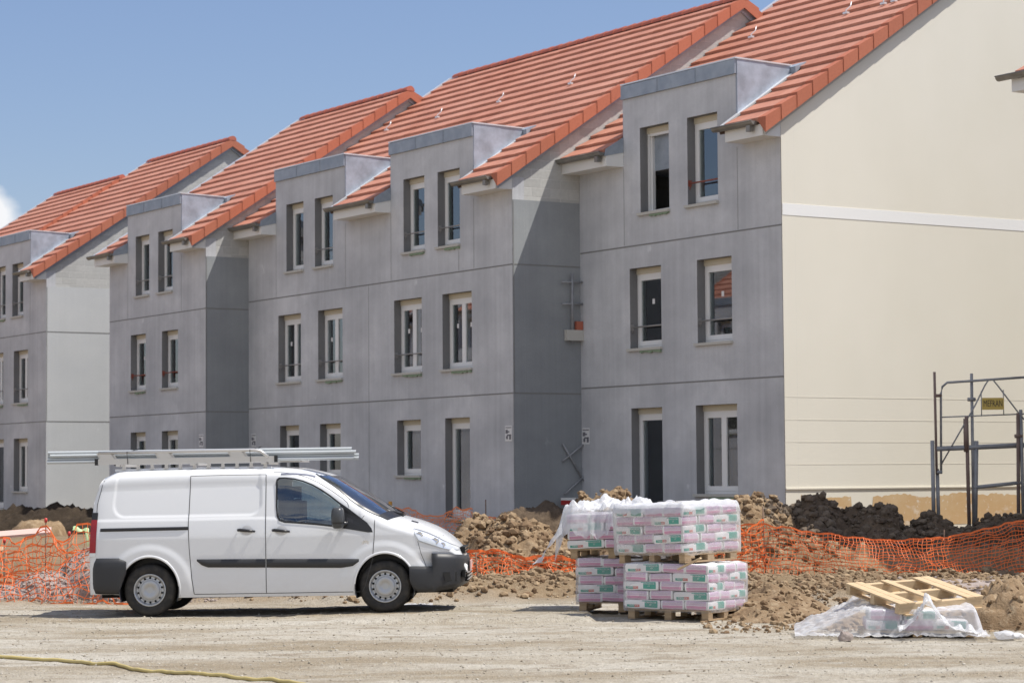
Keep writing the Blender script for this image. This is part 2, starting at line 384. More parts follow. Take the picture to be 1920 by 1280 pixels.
    for side in (0, 1):
        for r in range(nrow+1):
            ya = y0+r*gauge; yb = ya+gauge+.015
            if yb > 6.25: yb = 6.24
            if ya > 6.2: continue
            off = (r % 2)*tw*.5
            x = L+leftoff-off+(.15 if r % 2 else 0)
            n = 0
            while x < xR-.02:
                xa, xb = max(x, L+leftoff*.5-.0 if endcap else x), min(x+tw-.004, xR); x += tw; n += 1
                if xb-xa < .05: continue
                if side == 0 and blocked(xa, xb, (ya+yb)/2): continue
                za = rz_(ya)+.072+rnd.uniform(-.003, .003); zb = rz_(yb)+.008
                Y = (lambda q: q) if side == 0 else (lambda q: 12.5-q)
                q = [(xa, Y(ya), za), (xb, Y(ya), za), (xb, Y(yb), zb), (xa, Y(yb), zb)]
                lo = [(xa, Y(ya+.03), za-.078), (xb, Y(ya+.03), za-.078)]
                if side: t.poly(q[::-1])
                else: t.poly(q)
                b = len(t.v)-4
                t.v += lo; t.face((b+1, b, b+4, b+5) if not side else (b, b+1, b+5, b+4))
                t.face((b, b+3, b+4)); t.face((b+1, b+5, b+2))
                if side: pass
    tl = t.build('roof_tiles', M['tile'], roof)
    # deck under the tiles
    segs = []; xs2 = sorted([L+.0]+[v for d in dorms for v in d]+[xr])
    u.prism([(yend+.05, rz_(yend+.05)-.03), (6.25, rz_(6.25)-.03), (12.95, rz_(12.95)-.03), (12.95, rz_(12.95)-.12), (6.25, rz_(6.25)-.20), (yend+.05, rz_(yend+.05)-.20)], L+.02, xr-.01)
    for a, b in zip(xs2[::2], xs2[1::2]): u.prism([(-.44, rz_(-.44)-.02), (yend+.05, rz_(yend+.05)-.03), (yend+.05, rz_(yend+.05)-.20), (-.40, rz_(-.40)-.14)], a+.012, b-.012)
    u.build('roof_deck', M['under'], roof)
    # ridge
    rg = MB(); x = L+leftoff*.3+.05
    while x < xr+.10:
        x1 = min(x+.43, xr+.17); n = 8
        for a, b, ra, rb in ((x, x1, .115, .135),):
            A = [(a, 6.25+ra*math.cos(math.pi*i/n), rz_(6.25)-.03+ra*1.05*math.sin(math.pi*i/n)) for i in range(n+1)]
            B = [(b, 6.25+rb*math.cos(math.pi*i/n), rz_(6.25)-.03+rb*1.05*math.sin(math.pi*i/n)) for i in range(n+1)]
            rg.grid([A, B], sm=True); rg.poly(B[::-1])
        x += .40
    rg.build('ridge_tiles', M['ridge'], roof)
    # verge tiles on the near gable: an L piece per course
    v = MB()
    for side in (0, 1):
        Y = (lambda q: q) if side == 0 else (lambda q: 12.5-q)
        for r in range(nrow+1):
            ya = y0+r*gauge-.02; yb = min(ya+gauge+.05, 6.27)
            if ya > 6.2: continue
            za, zb = rz_(ya)+.080, rz_(yb)+.028; xa, xb = xr-.05, xr+.165; h = .27
            o1, o2 = xb+.010, xb-.004
            P = [(xa, Y(ya), za), (o1, Y(ya), za), (o1, Y(ya), za-h-.02), (o1-.02, Y(ya), za-h-.02), (xa, Y(ya), za-.06),
                 (xa, Y(yb), zb), (o2, Y(yb), zb), (o2, Y(yb), zb-h+.03), (o2-.02, Y(yb), zb-h+.03), (xa, Y(yb), zb-.05)]
            b = len(v.v); v.v += P
            for q in ((0, 1, 6, 5), (1, 2, 7, 6), (2, 3, 8, 7), (3, 4, 9, 8), (0, 4, 3, 2, 1)): v.face([b+i for i in q])
    v.build('verge_tiles', M['verge'], roof)
    # board under the verge
    vb = MB(); vb.prism([(-.40, rz_(-.40)-.30), (6.25, rz_(6.25)-.30), (12.9, rz_(12.9)-.30), (12.9, rz_(12.9)-.12), (6.25, rz_(6.25)-.12), (-.40, rz_(-.40)-.10)], xr+.002, xr+.05)
    vb.build('verge_board', M['zinc'] if not cream else M['sill'], roof)
    # eaves: fascia box, gutter and zinc ends, on each stretch between the dormers
    n0 = len(xs2)
    for a, b in zip(xs2[::2], xs2[1::2]):
        f = MB(); aa = a+(.06 if a > L+.1 else -.25 if endcap else 0); last = abs(b-xr) < 1e-6
        bb = b-.004
        f.box(aa+.12, bb, -.42, -.003, 7.93, 8.03)
        f.box(aa+.12, bb, -.42, -.38, 8.03, 8.16)
        f.poly([(bb, -.38, 8.03), (bb, -.003, 8.03), (bb, -.003, 8.28), (bb, -.38, 8.14)])
        f.build('eaves_box', M['soffit'], roof)
        if not last:
            e = MB(); e.prism([(-.46, 8.12), (-.004, 8.22), (-.004, 8.52), (-.42, 8.27)], bb-.02, bb+.012); e.build('eaves_end', M['zincd'], roof)
        gu = MB(); n = 8; rr = .075; gx0 = aa-.10; gx1 = bb-(.03 if not last else .12); prof = []
        for i in range(n+1):
            an = math.pi+math.pi*i/n; prof.append((-.505+rr*math.cos(an), 8.20+rr*math.sin(an)))
        rows = [[(x, y, z) for y, z in prof] for x in (gx0, gx1)]; gu.grid(rows)
        gu.poly([(gx1, y, z) for y, z in prof]); gu.poly([(gx0, y, z) for y, z in prof][::-1])
        gu.tube([(gx0, -.585, 8.205), (gx1, -.585, 8.205)], .012, 6)
        x = gx0+.25
        while x < gx1:
            gu.tube([(x, -.587, 8.21), (x, -.50, 8.232), (x, -.42, 8.215)], .008, 4); x += .5
        gu.box(gx1-.2, gx1-.09, -.55, -.46, 8.02, 8.13)
        gu.build('gutter', M['gut'], roof)
        # flashing along the cut tile edge
        if a > L+.1:
            fl = MB(); fl.prism([(-.46, rz_(-.46)-.005), (yend, rz_(yend)-.005), (yend, rz_(yend)+.035), (-.46, rz_(-.46)+.035)], a+.012, a+.13); fl.build('flashing', M['zincl'], roof)
        elif endcap and k != 1.0701 and leftoff >= 0 and name != 'house_far':
            fl = MB(); fl.prism([(-.46, rz_(-.46)), (6.2, rz_(6.2)), (6.2, rz_(6.2)+.05), (-.46, rz_(-.46)+.05)], L-.20, L-.05); fl.build('flashing', M['zincl'], roof)
    # dormers
    for a, b in dorms:
        d = MB(); zt = 9.55
        d.box(a+.002, b-.002, .302, yend, 7.8, 9.27, 0)
        db = d.build('dormer', M['zincd'], H)
        e = MB(); n = 3; w = (b-a+.04)/n                                   # fascia in sheets with standing seams
        for i in range(n): e.box(a-.02+i*w, a-.02+(i+1)*w-.006, -.045, .29, 9.272, zt-.012+.004*i)
        for i in range(1, n): e.box(a-.02+i*w-.012, a-.02+i*w+.006, -.055, .29, 9.272, zt)
        e.build('dormer_fascia', M['zincd'], db)
        e = MB(); zs0 = lambda y: rz_(y)-.04
        ym = .70
        e.prism([(.0, zs0(0)-.02), (ym-.006, zs0(ym-.006)), (ym-.006, zt), (.0, zt)], b-.018, b+.030)
        e.prism([(ym+.006, zs0(ym+.006)), (yend+.02, zs0(yend+.02)), (yend+.02, zt-.02), (ym+.006, zt)], b-.018, b+.024)
        e.box(b-.02, b+.026, ym-.006, ym+.006, 8.9, zt-.03)
        e.build('dormer_cheek', M['zinc'], db)
        e = MB(); e.prism([(0.0, zs0(0)), (yend, zs0(yend)), (yend, zt), (.0, zt)], a-.012, a+.0); e.build('dormer_cheek', M['zinc'], db)
        e = MB(); e.prism([(-.05, zt+.002), (yend+.06, zt-.028), (yend+.06, zt-.002), (-.05, zt+.030)], a-.03, b+.045); e.build('dormer_roof', M['zincl'], db)
        e = MB(); e.prism([(yend+.03, rz_(yend)+.03), (yend+.30, rz_(yend+.30)+.062), (yend+.30, rz_(yend+.30)+.075), (yend+.03, rz_(yend)+.16)], b-.5, b+.18); e.build('apron_flashing', M['zincd'], db)
    # windows
    for w in wins:
        kind = w[4] if len(w) > 4 else {}
        make_window(H, w[0], w[1], w[2], w[3], **kind)
    # snow hooks / lightning clips
    for x in hooks:
        e = MB(); y = 3.6; z = rz_(y)+.05
        e.tube([(x, y-.10, z-.04), (x, y-.09, z+.02), (x+.03, y, z+.10), (x+.01, y+.04, z+.2)], .011, 6); e.box(x-.06, x+.06, y-.13, y-.06, z-.06, z-.02)
        e.build('roof_hook', M['zincl'], roof)
    return H
dbl = {'kind': 'double', 'bar': 'bar'}; brk = {'bar': 'bar'}; rdb = {'bar': 'redox'}; dd = {'door': True, 'sill': True}
G = 'terraced houses in a staggered row'
CC = (.030, 50.54); BB = (5.23, 45.70); DD = (-7.79, 60.42); EE = (-13.65, 69.58)
hB = house('house', 'unfinished house with the tall cream rendered gable wall at its right end', BB, 1.066, 6.46,
    [(-4.35, -3.40, 6.96, 8.64, {'open_': True}), (-2.81, -1.87, 6.96, 8.64, {'bar': 'redox', 'mortar': False}), (-4.74, -3.70, 4.31, 5.89, brk), (-2.55, -1.49, 4.31, 5.89, {'bar': 'bar', 'mortar': False}),
     (-4.73, -3.71, .92, 3.135, dd), (-2.637, -1.38, 1.465, 3.135, {'kind': 'double'})], [(-4.906, -1.281)], cream=True, hooks=(-5.2, -2.2, -.8, .9-2), lower=.0, group=G)
hC = house('house', 'bare grey concrete double house with two dormers, behind the van bonnet', CC, 1.0, 12.54,
    [(-4.613, -3.67, 6.955, 8.64, brk), (-3.089, -2.143, 6.955, 8.64, brk), (-10.435, -9.522, 6.955, 8.64, {'mortar': False}), (-8.927, -8.006, 6.955, 8.64, {'bar': 'bar', 'mortar': False}),
     (-5.063, -3.817, 4.2, 5.88, dbl), (-2.91, -1.669, 4.2, 5.88, {'kind': 'double'}), (-10.882, -9.671, 4.2, 5.88, {'kind': 'double', 'bar': 'bar', 'mortar': False}), (-8.772, -7.538, 4.2, 5.88, dbl),
     (-10.80, -9.78, 1.86, 3.115), (-8.69, -7.65, 1.86, 3.115), (-4.953, -3.883, 1.86, 3.115), (-2.822, -1.778, .915, 3.115, dd)],
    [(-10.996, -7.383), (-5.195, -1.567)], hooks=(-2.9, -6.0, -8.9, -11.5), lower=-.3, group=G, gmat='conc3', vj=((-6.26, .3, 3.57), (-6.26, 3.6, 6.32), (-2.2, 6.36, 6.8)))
hD = house('house', 'bare grey concrete single house with one dormer, above the rear of the van', DD, .957, 6.40,
    [(-4.57, -3.64, 6.955, 8.64, {'bar': 'bar', 'mortar': False}), (-3.045, -2.096, 6.955, 8.64, {'bar': 'bar', 'mortar': False}), (-4.90, -3.88, 4.3, 5.87, rdb), (-2.795, -1.75, 4.3, 5.87, {'bar': 'redox', 'mortar': False}),
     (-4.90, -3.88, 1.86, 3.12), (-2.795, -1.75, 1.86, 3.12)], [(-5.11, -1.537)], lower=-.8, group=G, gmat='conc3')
hE = house('house', 'grey concrete house at the left edge with a sunlit plain gable wall', EE, .957, 6.40,
    [(-4.4, -3.45, 6.955, 8.62, brk), (-2.86, -1.93, 6.955, 8.62, {'bar': 'bar', 'mortar': False}), (-4.95, -3.62, 4.22, 5.86, dbl), (-2.71, -1.50, 4.22, 5.86, {'bar': 'bar', 'kind': 'double'}),
     (-4.95, -3.55, .92, 3.1, dd), (-2.68, -1.50, 1.455, 3.1, {'kind': 'double', 'mortar': False})], [(-4.95, -1.33)], lower=-.8, group=G)
fx = (EE[0]-.5425*6.13-.84*.66, EE[1]+.84*6.13-.5425*.66)
hF = house('house', 'farthest house of the row, only its tiled roof and ridge end seen', fx, .905, 6.2,
    [(-4.4, -3.45, 6.955, 8.62), (-2.86, -1.93, 6.955, 8.62), (-2.71, -1.50, 4.22, 5.86)], [(-4.95, -1.33)], lower=-.8, group=G)
ax = (9.36+.5425*6.9, 42.0-.84*6.9)
hA = house('house', 'house cut off by the right edge, only its eaves corner and gutter seen', ax, 1.0701, 6.46,
    [(-4.35, -3.40, 6.96, 8.64), (-2.81, -1.87, 6.96, 8.64), (-4.74, -3.70, 4.31, 5.89)], [(-4.906, -1.281)], lower=-.1, group=G)
hA.location.z += .2
# house across the street, out of view on the left: what the window panes mirror
hZ = house('house', 'house across the street, mirrored in the window panes, farther one', (-40, 74), 1.0, 12.54, [(-4.6, -3.7, 6.96, 8.64), (-4.95, -3.88, 4.2, 5.88), (-2.8, -1.78, 4.2, 5.88)], [(-10.996, -7.383), (-5.195, -1.567)], lower=-.3)
hZ.rotation_euler = (0, 0, HR+math.pi)
hZ.location = (-40.5, 74.5, 0)
hY = house('house', 'house across the street, mirrored in the window panes, nearer one', (-40, 74), .9, 12.54, [(-4.6, -3.7, 6.96, 8.64), (-4.95, -3.88, 4.2, 5.88), (-2.8, -1.78, 4.2, 5.88)], [(-5.195, -1.567)], lower=-.3)
hY.rotation_euler = (0, 0, HR+math.pi); hY.location = (-33.0, 63.0, -.5)
def notice(x, z, H, lab, w=.26, h=.33):
    n = empty('notice', (0, 0, 0)); n.location = Matrix.LocRotScale(H.location, H.rotation_euler, H.scale) @ Vector((x, -.004, z)); n.rotation_euler = H.rotation_euler; n.scale = H.scale
    tag(n, lab, 'sign', 'paper notices on the facades')
    a = MB(); a.box(-w/2, w/2, -.004, 0, -h/2, h/2); a.build('sheet', M['paper'], n)
    a = MB()
    for (x0, x1, z0, z1) in ((-.11, .11, .115, .135), (-.11, -.02, .0, .08), (-.06, .10, -.05, -.02), (-.09, -.02, -.12, -.05), (.03, .10, -.13, -.02), (-.02, .04, .02, .05)): a.box(x0, x1, -.007, -.0045, z0, z1)
    a.build('print', M['ink'], n)
notice(-.21, 2.73, hC, 'small white printed notice on the grey wall of the double house, at its right corner')
notice(-6.3, 2.62, hB, 'small white printed notice on the cream gabled house, at its left corner')
notice(-.28, 2.82, hD, 'small white printed notice on the single house just above the pipes, left one')
notice(-12.25, 2.78, hC, 'small white printed notice at the left corner of the double house, above the pipes')
# ---------------------------------------------------------------- ground and soil
def fbm(x, y, s, o=4, z=0.0): return noise.fractal(Vector((x*s, y*s, z)), .9, 2.1, o)
def lump(x, y, s, z=0.0):
    d, _ = noise.voronoi(Vector((x*s, y*s, z))); return max(0.0, 1.0-d[0]*1.3)
def sstep(a, b, x):
    t = max(0.0, min(1.0, (x-a)/(b-a))); return t*t*(3-2*t)
def shelf(x, y):            # general lie of the land: level haul road, then a shelf towards the houses
    e = 34.5+.35*math.sin(x*.9)+.3*fbm(x, 3, .5)
    if x > 2.6: e -= 3.2*sstep(2.6, 3.6, x)*(1-sstep(6.8, 8.2, x))
    h = .16*sstep(e, e+1.6, y)+.30*sstep(40, 52, y)
    return h, e
def base_h(x, y):
    h, e = shelf(x, y)
    h += .018*fbm(x, y, .35, 3)*(1 if y < 60 else 0)
    if -6 < x < 1 and 30 < y < 33.5: h += .05*sstep(-3.6, -1.6, x)*(1-sstep(1.5, 4, abs(y-32)))
    if y < e:
        h += .013*fbm(x*.4, y*1.6, 2.2, 4, 5)+.010*fbm(x, y*1.4, 5.0, 3, 15)
        h -= .022*max(0, math.sin(y*2.3+fbm(x, y, .25)*2.0))*sstep(.1, .5, fbm(x, y, .22, 2, 9))
    else:
        k = sstep(e-.1, e+.7, y)*(1-sstep(46, 52, y))
        if -6.0 < x < 12: h += k*(.07*lump(x, y, 3.3)+.06*lump(x, y, 7, 4)+.03*lump(x, y, 14, 4)+.07*fbm(x, y, 1.2, 3, 2)+.02)
        else: h += k*.03*fbm(x, y, 2)
    if y < 28 and y > 10: h += .012*fbm(x*.35, y*2.0, 1.5, 4, 11)
    return h
def axis(dense0, dense1, step, far, g=1.35):
    a = []; x = dense0
    while x <= dense1+1e-6: a.append(x); x += step
    s = step; x = dense1
    while x < far: s *= g; x += s; a.append(x)
    s = step; x = dense0; pre = []
    while x > -far: s *= g; x -= s; pre.append(x)
    return pre[::-1]+a
gx = axis(-9.5, 10.5, .085, 2600); gy = axis(20.0, 42.0, .085, 2600)
g = MB(); g.grid([[(x, y, base_h(x, y) if (abs(x) < 60 and -20 < y < 120) else .3*sstep(40, 52, y)) for y in gy] for x in gx])
def ground_mat():
    m = mat('site_ground', (.42, .36, .28), .95, spec=.15); t = NT(m)
    tcn = t.n('ShaderNodeTexCoord'); sx = t.n('ShaderNodeSeparateXYZ', {0: tcn.outputs['Object']})
    n1 = t.noise(t.obj((.26, .75, 1)), 1.0, 6, .62); n2 = t.noise(t.obj((.8, 1.9, 1), (7, 3, 0)), 1.3, 6, .65); n3 = t.noise(t.obj(), 11, 5, .7); n4 = t.noise(t.obj((1, 1, 1), (3, 3, 3)), 45, 3, .6)
    road = t.mix(t.rng(n1, .38, .62), (.315, .262, .185), (.50, .465, .395))
    road = t.mix(t.math('MULTIPLY', t.rng(n2, .53, .68), .75), road, (.225, .175, .115))
    road = t.mix(t.math('MULTIPLY', t.rng(n2, .28, .42, 1, 0), .6), road, (.50, .48, .44))
    road = t.mix(t.math('MULTIPLY', t.rng(n3, .48, .68), .55), road, (.20, .17, .13))
    road = t.mix(t.math('MULTIPLY', t.rng(n4, .58, .68), .5), road, (.58, .56, .52))
    road = t.mix(t.math('MULTIPLY', t.rng(n4, .34, .43, 1, 0), .55), road, (.19, .165, .13))
    soil = t.mix(t.rng(n1, .35, .65), (.20, .14, .083), (.285, .21, .13))
    soil = t.mix(t.math('MULTIPLY', t.rng(n3, .5, .7), .5), soil, (.42, .345, .245))
    soil = t.mix(t.math('MULTIPLY', t.rng(n4, .33, .42, 1, 0), .5), soil, (.13, .09, .05))
    wob = t.math('ADD', sx.outputs[1], t.math('MULTIPLY', t.math('SUBTRACT', n1, .5), 3.0))
    wob = t.math('ADD', wob, t.math('MULTIPLY', t.rng(sx.outputs[0], 2.6, 3.8), 3.0))
    f = t.rng(wob, 34.4, 35.4)
    t.col(t.mix(f, road, soil)); 
    hh = t.math('ADD', t.math('MULTIPLY', n3, .6), t.math('MULTIPLY', n4, .5)); t.bump(hh, 1.0, .05)
    return m
M['ground'] = ground_mat()
gr = g.build('ground', M['ground']); tag(gr, kind='structure')
def soil_mat(name, c1, c2, c3, dark=(.06, .04, .025)):
    m = mat(name, c1, .95, spec=.15); t = NT(m)
    n1 = t.noise(t.obj(), 1.1, 5, .6); n2 = t.noise(t.obj(), 5.5, 6, .7); n3 = t.noise(t.obj(), 28, 4, .65)
    c = t.mix(t.rng(n1, .38, .62), c1, c2); c = t.mix(t.math('MULTIPLY', t.rng(n2, .52, .68), .7), c, c3)
    c = t.mix(t.math('MULTIPLY', t.rng(n2, .30, .44, 1, 0), .6), c, dark); c = t.mix(t.math('MULTIPLY', t.rng(n3, .5, .75), .35), c, c3)
    t.col(c); t.bump(t.math('ADD', n2, t.math('MULTIPLY', n3, .5)), .8, .04); return m
M['clay'] = soil_mat('tan_clay', (.195, .13, .075), (.27, .19, .115), (.41, .325, .22))
M['topsoil'] = soil_mat('dark_topsoil', (.13, .095, .066), (.10, .073, .05), (.21, .155, .105), (.045, .032, .022))
M['topsoil2'] = soil_mat('shade_topsoil', (.05, .037, .026), (.035, .026, .018), (.08, .06, .042), (.015, .011, .008))  # topsoil darkened so the far left mound carries house shade in its colour
M['gravel'] = soil_mat('grey_gravel', (.30, .25, .22), (.36, .30, .27), (.44, .385, .35), (.17, .13, .11))
CLODS = []
def mound(name, blobs, x0, x1, y0, y1, step, m, rough=1.0, seed=0.0, drop=.25):
    """a heap: blobs are (x, y, rx, ry, height)"""
    def h(x, y):
        b = 0.0
        for (cx_, cy_, rx, ry, hh) in blobs:
            d = ((x-cx_)/rx)**2+((y-cy_)/ry)**2
            if d < 1: b = max(b, hh*(1-d)**.75) if d > 0 else max(b, hh)
        k = min(1, b*3)
        z = shelf(x, y)[0]-drop+b+ (drop*min(1, b*6))
        if k > 0: z += k*rough*(.13*(lump(x, y, 2.6, seed)-.4)+.13*(lump(x, y, 5.3, seed+3)-.4)+.10*(lump(x, y, 10, seed+6)-.3)+.05*lump(x, y, 19, seed+6)+.22*fbm(x, y, 1.4, 6, seed))
        return z
    nx = int((x1-x0)/step); ny = int((y1-y0)/step); g = MB()
    g.grid([[(x0+i*step, y0+j*step, h(x0+i*step, y0+j*step)) for j in range(ny+1)] for i in range(nx+1)])
    o = g.build(name, m); tag(o, kind='structure'); return h
hm1 = mound('clay_mound', [(-.15, 42.0, 1.25, 2.4, .86), (1.75, 42.6, 1.2, 2.4, 1.22), (.9, 42.2, 1.5, 2.0, .5), (-.4, 40.6, 1.7, 2.2, .30), (1.2, 40.2, 2.2, 2.2, .34), (2.6, 41.0, 2.0, 2.6, .8)], -2.6, 4.8, 37.6, 45.6, .06, M['clay'], 1.0, 1)
hm2 = mound('clay_mound', [(4.25, 42.6, 1.35, 2.2, 1.12), (4.9, 40.4, 2.6, 1.9, .45), (3.3, 41.6, 1.2, 2.0, .85), (7.2, 40.2, 3.4, 1.7, .32)], 2.2, 9.6, 38.3, 45.0, .06, M['clay'], 1.0, 14)
hm3 = mound('topsoil_mound', [(5.35, 42.4, 1.15, 1.5, 1.10), (6.25, 42.3, .95, 1.3, 1.10), (5.0, 41.2, 1.2, 1.3, .62), (7.35, 42.2, .6, 1.1, .88), (7.9, 42.4, 1.6, 1.3, .52), (6.6, 41.5, 2.4, 1.2, .50), (8.9, 42.4, 1.6, 1.5, .78)], 3.9, 10.6, 39.9, 44.2, .05, M['topsoil'], .85, 24)
hm4 = mound('topsoil_mound', [(-11.6, 61.5, 2.6, 2.4, .60), (-13.6, 61.5, 3.2, 2.2, .55), (-10.5, 60.8, 1.6, 1.8, .42)], -16.5, -8.6, 58.6, 64.2, .09, M['topsoil2'], .9, 34)
hm5 = mound('clay_mound', [(-11.6, 58.2, .75, 1.2, .36), (-9.5, 50, 2.4, 2.4, .06)], -14.5, -7.0, 47.5, 59.4, .09, M['clay'], .9, 44)
hm6 = mound('gravel_heap', [(-5.75, 36.2, 1.35, 1.25, .78), (-6.7, 35.9, 1.0, .9, .30), (-7.6, 35.4, 1.3, .7, .14)], -9.0, -4.0, 34.6, 37.8, .045, M['gravel'], .35, 54)
hm7 = mound('clay_mound', [(3.35, 31.3, 1.0, 2.2, .20), (4.0, 29.9, .9, 2.0, .12), (5.9, 28.6, .8, .9, .36), (6.6, 29.2, 1.2, 1.0, .40)], 1.9, 8.2, 26.8, 34.0, .045, M['clay'], .95, 64, .12)
hm8 = mound('topsoil_mound', [(.55, 46.4, .9, 1.2, 1.0), (1.3, 46.4, 1.0, 1.2, .92), (.05, 46.0, .6, 1.0, .85), (-.6, 46.3, 1.2, 1.3, .25)], -1.9, 2.6, 44.8, 48.0, .06, M['topsoil'], .8, 74)
# loose clods, stones and pebbles
import bmesh
def ico(sub):
    bm = bmesh.new(); bmesh.ops.create_icosphere(bm, subdivisions=sub, radius=1); v = [q.co.copy() for q in bm.verts]; f = [[w.index for w in q.verts] for q in bm.faces]; bm.free(); return v, f
I1, I2 = ico(1), ico(2)
def scatter(name, n, region, size, zf, m, I=I1, flat=.7, seed=1):
    rd = random.Random(seed); g = MB(); out = 0
    while out < n:
        p = region(rd)
        if p is None: continue
        x, y = p; s = size[0]+(size[1]-size[0])*rd.random()**3; z = zf(x, y)+s*.25
        q = Matrix.Rotation(rd.random()*6.28, 3, 'Z') @ Matrix.Rotation(rd.uniform(-.5, .5), 3, 'X')
        a, b, c = s*rd.uniform(.7, 1.3), s*rd.uniform(.7, 1.2), s*flat*rd.uniform(.7, 1.2); k = len(g.v); off = rd.random()*50
        for v in I[0]:
            w = 1+.38*noise.noise(v*1.7+Vector((off, 0, 0)))
            u = q @ Vector((v.x*a*w, v.y*b*w, v.z*c*w)); g.v.append((x+u.x, y+u.y, z+u.z))
        for f in I[1]: g.face([k+i for i in f])
        out += 1
    o = g.build(name, m); tag(o, kind='stuff'); return o
def stone_mat(name, c1, c2):
    m = mat(name, c1, .92, spec=.2); t = NT(m); ge = t.n('ShaderNodeNewGeometry'); n = t.noise(t.obj(), 20, 4, .7)
    c = t.mix(ge.outputs['Random Per Island'], c1, c2); t.col(t.mix(t.math('MULTIPLY', t.rng(n, .45, .75), .4), c, [q*.5 for q in c1])); t.bump(n, .5, .02); return m
M['clod'] = stone_mat('clay_clod', (.165, .105, .06), (.36, .265, .165)); M['pebble'] = stone_mat('road_pebble', (.28, .24, .18), (.55, .51, .44)); M['grst'] = stone_mat('gravel_stone', (.26, .21, .185), (.42, .36, .325)); M['dclod'] = stone_mat('topsoil_clod', (.10, .075, .055), (.19, .15, .11))
tag(scatter('soil_clods', 9000, lambda r: (lambda x, y: (x, y) if y > shelf(x, y)[1]+.15+.6*r.random() else None)(r.uniform(-4.8, 9.5), r.uniform(31.2, 40)), (.012, .075), base_h, M['clod'], I1, .8, 3), kind='stuff')
scatter('soil_clods', 6500, lambda r: (r.uniform(-2.2, 4.2), r.uniform(38.4, 44)), (.012, .10), lambda x, y: max(hm1(x, y), base_h(x, y)), M['clod'], I1, .8, 4)
scatter('soil_clods', 2600, lambda r: (r.uniform(2.6, 5.4), r.uniform(39, 44)), (.012, .10), lambda x, y: max(hm2(x, y), base_h(x, y)), M['clod'], I1, .8, 5)
scatter('soil_clods', 3200, lambda r: (r.uniform(4.4, 10), r.uniform(40.6, 43.6)), (.015, .10), lambda x, y: max(hm3(x, y), hm2(x, y)), M['dclod'], I1, .85, 6)
scatter('soil_clods', 2200, lambda r: (r.uniform(2.3, 7.9), r.uniform(27.6, 33.6)), (.012, .06), lambda x, y: max(hm7(x, y), base_h(x, y)), M['clod'], I1, .8, 7)
scatter('gravel_stones', 3600, lambda r: (r.uniform(-8.6, -4.3), r.uniform(34.9, 37.2)), (.010, .038), lambda x, y: max(hm6(x, y), base_h(x, y)), M['grst'], I1, .8, 8)
scatter('road_pebbles', 9500, lambda r: (r.uniform(-8, 8.5), r.uniform(20.4, 35.2)), (.004, .019), base_h, M['pebble'], I1, .6, 9)
scatter('gravel_stones', 1500, lambda r: (r.uniform(5.2, 9.5), r.uniform(31.6, 35.5)), (.012, .04), base_h, M['grst'], I1, .7, 10)
gp = MB(); gp.grid([[(5.6+4.4*i/60+.25*math.sin(j*.7), 31.6+.12*math.sin(i*.5)+3.2*j/40, base_h(5.6+4.4*i/60, 31.6+3.2*j/40)+.02) for j in range(41)] for i in range(61)])
tag(gp.build('gravel_strip', M['gravel']), kind='structure')

# ---------------------------------------------------------------- orange barrier nets
M['net'] = mat('orange_net_plastic', (.80, .17, .035), .55)
M['net2'] = mat('faded_orange_net', (.78, .24, .08), .55)
M['stake'] = mat('rusty_stake', (.16, .10, .07), .8); M['cap'] = mat('red_stake_cap', (.55, .05, .04), .5); M['wood_o'] = mat('orange_painted_stake', (.55, .28, .05), .7)
def net(name, label, P, nu, nv, m, w=.011, jit=.012, seed=1):
    """P(u, v) -> point, u along, v up (0..1); strands woven as thin flat bars"""
    rd = random.Random(seed); g = MB(); pts = [[None]*(nv+1) for _ in range(nu+1)]
    for i in range(nu+1):
        for j in range(nv+1):
            p = Vector(P(i/nu, j/nv)); o = Vector((fbm(i*.31, j*.31, 1, 2, seed), fbm(i*.3, j*.3, 1, 2, seed+9), fbm(i*.27, j*.33, 1, 2, seed+5)))*jit*4
            pts[i][j] = p+o
    def bar(a, b, up, w):
        n = (b-a).cross(up)
        if n.length < 1e-6: return
        n.normalize(); t = n*.0025; u = up.normalized()*w/2; k = len(g.v)
        for e in (a, b):
            for q in (t+u, t-u, -t-u, -t+u): g.v.append(tuple(e+q))
        for q in ((0, 1, 5, 4), (1, 2, 6, 5), (2, 3, 7, 6), (3, 0, 4, 7)): g.face([k+c for c in q])
    for j in range(nv+1):
        ww = w*(2.6 if j in (0, nv) else 1.25)
        for i in range(nu): bar(pts[i][j], pts[i+1][j], Vector((0, 0, 1)), ww)
    for i in range(0, nu+1):
        for j in range(nv):
            a, b = pts[i][j], pts[i][j+1]; al = (pts[min(i+1, nu)][j]-pts[max(i-1, 0)][j]); bar(a, b, al if al.length > 0 else Vector((1, 0, 0)), w*.6)
    return tag(g.build(name, m), label, 'barrier net', 'orange barrier nets')
def stake(p, h, lab, m='stake', cap=None, lean=(0, 0), r=.011):
    e = empty('stake', p); tag(e, lab, 'stake')
    g = MB(); g.tube([(0, 0, -.2), (lean[0], lean[1], h)], r, 8); g.build('rod', M[m], e)
    if cap: g = MB(); g.lathe([(0, .035), (.02, .03), (.025, .0), (.02, -.035), (.0, -.035)], 12, T=lambda v: Vector((v[0], v[2], v[1]))+Vector((lean[0], lean[1], h))); g.build('cap', M['cap'], e)
topR = [(3.35, .98), (3.72, 1.02), (4.0, 1.03), (4.6, .93), (5.41, .81), (6.09, .765), (6.8, .80), (7.54, .93), (8.14, 1.05), (9.5, .8)]
botR = [(3.35, .0), (3.72, .04), (4.0, .03), (6.09, .02), (7.5, .10), (8.14, .28), (9.5, .2)]
